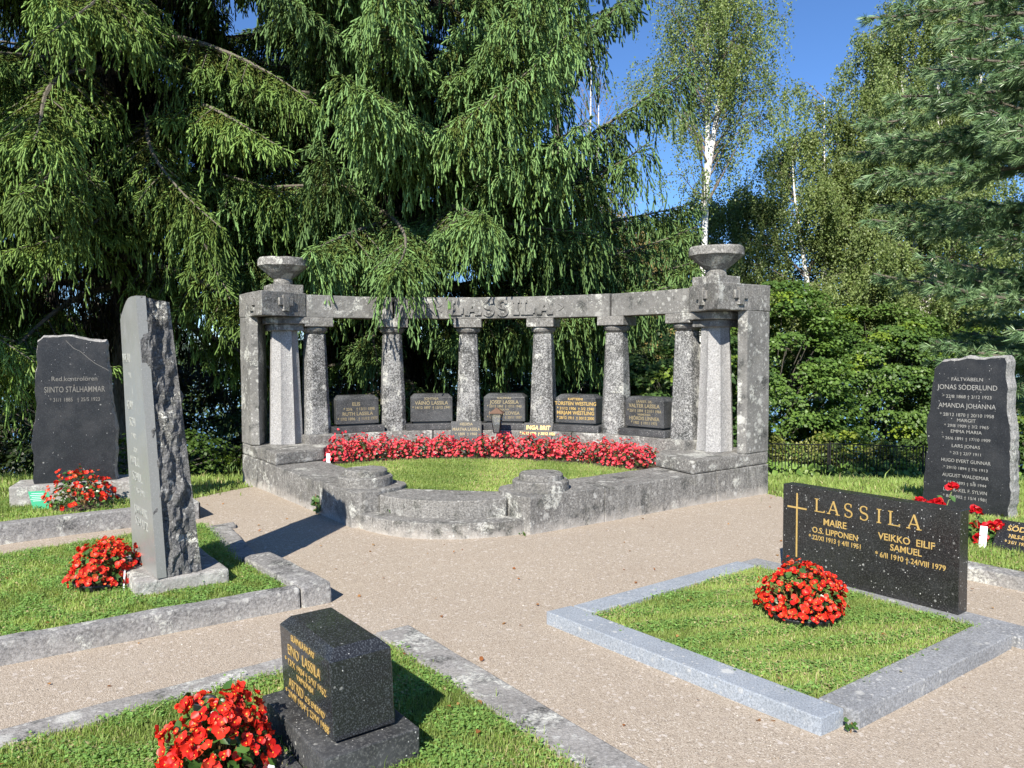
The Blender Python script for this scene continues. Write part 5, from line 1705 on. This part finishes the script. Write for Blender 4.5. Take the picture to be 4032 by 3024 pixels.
NL += birch('birch_tree', 'low crowned birch just right of the yellowing one', gp(5.4, 28.5), 11, 51, [(0, .02, 0, 9.8)], 1.8, 2.6, 130, 10.0, .068, r0=.12, c1=(.085, .135, .04), c2=(.17, .22, .075))
NL += birch('birch_tree', 'slim birch standing far back behind the forked birch', gp(5.2, 33.0), 12, 48, [(0, .03, 0, 10.5)], 1.6, 2.6, 90, 9.0, .075, r0=.13, c1=(.10, .15, .045), c2=(.19, .24, .085))


# maples and bushes beyond the fence: clumps in layers
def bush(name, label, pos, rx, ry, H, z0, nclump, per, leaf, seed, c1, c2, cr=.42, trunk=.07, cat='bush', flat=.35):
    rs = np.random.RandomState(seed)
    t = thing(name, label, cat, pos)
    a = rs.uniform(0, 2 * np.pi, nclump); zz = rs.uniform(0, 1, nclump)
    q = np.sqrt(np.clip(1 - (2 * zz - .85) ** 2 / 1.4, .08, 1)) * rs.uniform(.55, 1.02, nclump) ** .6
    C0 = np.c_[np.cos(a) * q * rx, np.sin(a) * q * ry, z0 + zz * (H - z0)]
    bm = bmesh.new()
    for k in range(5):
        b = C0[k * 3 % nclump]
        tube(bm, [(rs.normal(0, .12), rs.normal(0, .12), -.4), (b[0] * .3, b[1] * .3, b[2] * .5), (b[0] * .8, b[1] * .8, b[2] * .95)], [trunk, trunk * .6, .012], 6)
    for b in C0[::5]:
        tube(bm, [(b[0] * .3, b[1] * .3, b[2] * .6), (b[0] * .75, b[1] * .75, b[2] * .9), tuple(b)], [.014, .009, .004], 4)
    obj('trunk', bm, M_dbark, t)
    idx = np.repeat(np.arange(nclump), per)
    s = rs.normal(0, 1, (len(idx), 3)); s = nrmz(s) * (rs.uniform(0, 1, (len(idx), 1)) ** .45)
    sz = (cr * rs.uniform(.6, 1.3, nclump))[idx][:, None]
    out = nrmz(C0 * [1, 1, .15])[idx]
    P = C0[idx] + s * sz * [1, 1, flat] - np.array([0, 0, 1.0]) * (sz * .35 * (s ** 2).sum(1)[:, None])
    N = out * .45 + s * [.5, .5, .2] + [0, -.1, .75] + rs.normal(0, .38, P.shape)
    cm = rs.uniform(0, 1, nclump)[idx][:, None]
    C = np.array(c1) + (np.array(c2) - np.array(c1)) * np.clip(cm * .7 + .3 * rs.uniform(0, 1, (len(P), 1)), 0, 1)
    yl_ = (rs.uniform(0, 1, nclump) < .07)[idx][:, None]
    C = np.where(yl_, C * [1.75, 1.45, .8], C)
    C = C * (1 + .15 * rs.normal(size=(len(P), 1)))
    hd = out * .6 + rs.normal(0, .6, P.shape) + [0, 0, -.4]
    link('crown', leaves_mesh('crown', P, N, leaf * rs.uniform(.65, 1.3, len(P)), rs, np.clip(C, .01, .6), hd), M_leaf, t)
    return len(P)


NL += bush('maple_tree', 'bright green maple right of the memorial pier, lit on its left side', gp(8.2, 24.0), 2.6, 2.2, 6.3, .3, 330, 150, .105, 51, (.06, .125, .026), (.15, .25, .05), .55, .09, 'tree')
NL += bush('maple_tree', 'wide leafy maple between the bright maple and the tall grey headstone', gp(12.2, 25.5), 3.1, 2.4, 6.0, .2, 380, 150, .105, 52, (.055, .115, .026), (.14, .23, .048), .58, .09, 'tree')
NL += bush('maple_tree', 'dark maple behind the tall grey headstone under the pine', gp(16.2, 25.0), 3.2, 2.4, 5.6, .2, 330, 130, .11, 53, (.045, .095, .024), (.11, .18, .04), .58, .09, 'tree')
NL += bush('maple_tree', 'shaded maple glimpsed between the right columns of the memorial', gp(4.4, 20.5), 2.3, 1.8, 4.6, .2, 190, 100, .13, 54, (.05, .11, .03), (.11, .19, .05), .48, .08, 'tree')
NL += bush('shrub', 'low pale green shrub growing against the fence', gp(9.6, 22.2), 1.7, .7, 1.55, .1, 60, 70, .10, 55, (.08, .14, .03), (.15, .22, .06), .4, .03)
NL += bush('shrub', 'feathery yellow green shrub at the fence next to the memorial pier', gp(6.8, 22.2), 1.4, .6, 1.6, .1, 60, 90, .07, 56, (.13, .16, .04), (.22, .24, .07), .34, .03)
NL += bush('shrub', 'dark leafy shrub at the fence beside the tall grey headstone', gp(12.6, 22.3), 1.6, .8, 1.5, .1, 60, 70, .10, 57, (.05, .10, .025), (.11, .18, .045), .4, .03)
NL += bush('shrub', 'shaded undergrowth shrub below the left spruces', gp(-4.6, 15.5), 2.0, 1.2, 1.5, .05, 70, 60, .075, 58, (.035, .07, .018), (.08, .13, .03), .4, .03)
NL += bush('shrub', 'low green shrub behind the left pier of the memorial', gp(-5.2, 11.3), 1.1, .7, .75, .05, 46, 60, .055, 59, (.05, .10, .02), (.10, .17, .035), .3, .02)
NL += bush('shrub', 'shaded shrub on the slope behind the middle columns', gp(-.6, 18.5), 2.4, 1.2, 2.2, .05, 90, 60, .085, 60, (.035, .07, .02), (.08, .13, .035), .42, .03)
NL += bush('shrub', 'dim shrub on the slope behind the leftmost column', gp(-3.2, 19.5), 1.9, 1.2, 2.4, .05, 80, 60, .085, 62, (.03, .06, .018), (.07, .115, .03), .42, .03)
NL += bush('shrub', 'thicket with shade-dark leaf colour under the far left spruce', gp(-9.2, 16.0), 2.6, 1.3, 3.2, .0, 130, 80, .10, 63, (.012, .025, .007), (.035, .06, .014), .5, .04)  # added filler; near-black leaf colour stands in for shade under the spruces
NL += bush('shrub', 'thicket with shade-dark leaf colour filling the view between the two left headstones', gp(-6.0, 17.6), 2.4, 1.3, 3.4, .0, 130, 80, .10, 64, (.012, .025, .007), (.035, .06, .014), .5, .04)  # added filler too, deep shade painted into the leaf colours
NL += bush('shrub', 'thicket with shade-dark leaf colour on the slope behind the second column', gp(-1.6, 21.5), 2.6, 1.3, 3.6, .0, 130, 80, .11, 65, (.015, .03, .009), (.045, .075, .018), .5, .04)  # leaf colours darkened to paint in shade behind the columns
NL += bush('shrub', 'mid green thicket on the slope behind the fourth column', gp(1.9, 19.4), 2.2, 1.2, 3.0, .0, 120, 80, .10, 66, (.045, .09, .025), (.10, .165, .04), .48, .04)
# tall weeds and broad leaves along the fence
for nm, lb, x0, x1, yy, n, hh, lf, c1, c2, sd in (('tall_weeds', 'tall yellow green weeds standing behind the iron fence', 6.2, 11.5, 22.0, 5200, 1.35, .085, (.14, .17, .04), (.26, .28, .075), 1), ('broad_weeds', 'low broad leaved weeds along the foot of the iron fence', 6.0, 14.0, 21.5, 3000, .55, .20, (.09, .19, .035), (.20, .33, .07), 2), ('front_weeds', 'scattered weeds in front of the iron fence', 6.2, 14.0, 20.5, 900, .30, .12, (.10, .19, .04), (.22, .31, .08), 3)):
    rs = np.random.RandomState(sd + 90)
    x = rs.uniform(x0, x1, n); y = yy + rs.normal(0, .32, n); u = rs.uniform(0, 1, n)
    hv = hh * (.55 + .6 * vnoise(np.c_[x, y], 3.0, sd))
    P = np.c_[x, y, np.array([gz(a, b) for a, b in zip(x, y)]) + u * hv]
    N = rs.normal(0, .5, (n, 3)) + [-.15, -.55, .55]; hd = rs.normal(0, .5, (n, 3)) + [0, 0, .6 if sd == 1 else -.1]
    C = np.array(c1) + (np.array(c2) - np.array(c1)) * np.clip(u + rs.normal(0, .2, n), 0, 1)[:, None]
    tag(link(nm, leaves_mesh(nm, P, N, lf * rs.uniform(.5, 1.3, n), rs, C, hd), M_leaf), lb, 'weeds', kind='stuff')
# the wood on the shore beyond: reads as one mass
rs = np.random.RandomState(5); n = 60000
cx2 = rs.uniform(-26, 34, 130); cy2 = rs.uniform(37, 46, 130); ch2 = rs.uniform(4.0, 9.5, 130) - np.clip(3 - np.abs(cx2 + 2) * .2, 0, 3)
i2 = rs.randint(0, 130, n); q2 = nrmz(rs.normal(size=(n, 3))) * rs.uniform(.5, 1, (n, 1)) ** .5
P = np.c_[cx2[i2] + q2[:, 0] * 2.3, cy2[i2] + q2[:, 1] * 2.0, -4.4 + ch2[i2] * (.52 + .5 * q2[:, 2])]
C = np.array([.05, .09, .03]) + np.array([.07, .085, .03]) * (rs.uniform(0, 1, (n, 1)) * .6 + .4 * rs.uniform(0, 1, 130)[i2][:, None])
tag(link('shore_wood', leaves_mesh('shore_wood', P, q2 + [0, -.2, .4] + rs.normal(0, .4, (n, 3)), .20 * rs.uniform(.6, 1.4, n), rs, C), M_leaf), 'distant mixed wood along the shore seen through gaps in the trees', 'wood', kind='stuff')
print('leaves', NL)


# five-needled pine at the right edge
def pine(name, label, pos, boughs, seed, H=15):
    rs = np.random.RandomState(seed)
    t = thing(name, label, 'tree', pos)
    bm = bmesh.new(); tube(bm, [(0, 0, -.5), (.03, 0, 3), (0, .05, 8), (0, 0, H)], [.26, .21, .14, .02], 12); obj('trunk', bm, M_dbark, t, True)
    lb = bmesh.new(); TP, TD = [], []
    for (az, z0, L_, rise) in boughs:
        az = R(az); u = Vector((math.cos(az), math.sin(az), 0)); sd = Vector((-u.y, u.x, 0))
        P0 = Vector((0, 0, z0)); f = lambda s: P0 + u * L_ * s + Vector((0, 0, L_ * (rise * s - .25 * s * s + .22 * s ** 3))) + sd * (.08 * L_ * math.sin(3 * s + z0))
        tube(lb, [f(i / 8) for i in range(9)], [.012 + .009 * L_ * (1 - i / 8) for i in range(9)], 5)
        for k in range(int(L_ * 8)):
            s0 = .28 + .72 * (k + rs.uniform()) / (L_ * 8); s0 = min(s0, .99)
            b0 = f(s0); sg = 1 if k % 2 else -1
            l2 = (.22 + .22 * L_ * (1 - s0)) * rs.uniform(.7, 1.2)
            d = (u * .75 + sd * sg * rs.uniform(.4, 1.0) + Vector((0, 0, rs.uniform(-.25, .35)))).normalized()
            e = b0 + d * l2 + Vector((0, 0, -.08 * l2))
            tube(lb, [b0, (b0 + e) / 2 + Vector((0, 0, .02)), e], [.008, .006, .004], 4)
            m = max(2, int(l2 / .105))
            for j in range(m):
                v_ = (j + 1) / m
                TP.append(b0.lerp(e, v_) + Vector(rs.normal(0, .02, 3))); TD.append((d + Vector(rs.normal(0, .45 if j < m - 1 else .15, 3)) + Vector((0, 0, .1))).normalized())
    TP = np.array(TP); TD = np.array(TD); n = len(TP); m = 46
    idx = np.repeat(np.arange(n), m)
    D0 = TD[idx]; rv = rs.normal(size=D0.shape); rv = nrmz(rv - D0 * (rv * D0).sum(1)[:, None])
    sp_ = rs.uniform(.15, 1.15, len(idx))[:, None]
    D = nrmz(D0 + rv * sp_ + [0, 0, -.12])
    Ln = rs.uniform(.10, .165, len(idx))[:, None]
    B = TP[idx] - D0 * rs.uniform(0, .07, (len(idx), 1))
    sdv = nrmz(np.cross(D, rs.normal(size=D.shape))) * .0042
    droop = np.array([0, 0, -1.0]) * .018
    V = np.stack([B - sdv, B + sdv, B + D * Ln * .6 + sdv * .9 + droop * .3, B + D * Ln + droop], 1).reshape(-1, 3)
    i4 = np.arange(len(idx))[:, None] * 4
    F = np.concatenate([i4 + [0, 1, 2], i4 + [0, 2, 3]], 0)
    cm = rs.uniform(0, 1, n)[idx][:, None]
    C = np.array([.105, .195, .085]) * (1 - cm) + np.array([.25, .37, .175]) * cm
    C = C * (1 + .2 * rs.normal(size=(len(idx), 1)))
    obj('limbs', lb, M_limb, t)
    link('crown', np_mesh('crown', V, F, np.repeat(np.clip(C, .01, .5), 4, 0)), M_pine, t)
    cb = bmesh.new()
    for k in range(26):
        p = TP[rs.randint(n)]; lathe(cb, [(.006, -.03), (.02, -.02), (.024, .0), (.016, .025), (.004, .035)], 8, Matrix.Translation(Vector(p) - Vector((0, 0, .03))))
    q = obj('cones', cb, M_rust, t); q['kind'] = 'stuff'
    return n * m


BP = []
for k in range(72):
    z = 1.0 + 6.3 * k / 72 + rs_.uniform(-.15, .15)
    az = 185 + ((k * 137.5) % 150) - 75 + rs_.uniform(-10, 10)
    L_ = (2.6 + 1.3 * math.sin(max(0, min(1, (z - .8) / 7)) * 2.6)) * rs_.uniform(.72, 1.08)
    BP.append((az, z, L_, rs_.uniform(-.1, .25)))
print('pine needles', pine('pine_tree', 'long needled blue green pine filling the right picture edge', gp(9.0, 10.6), BP, 77, 8.2))
#NEXT
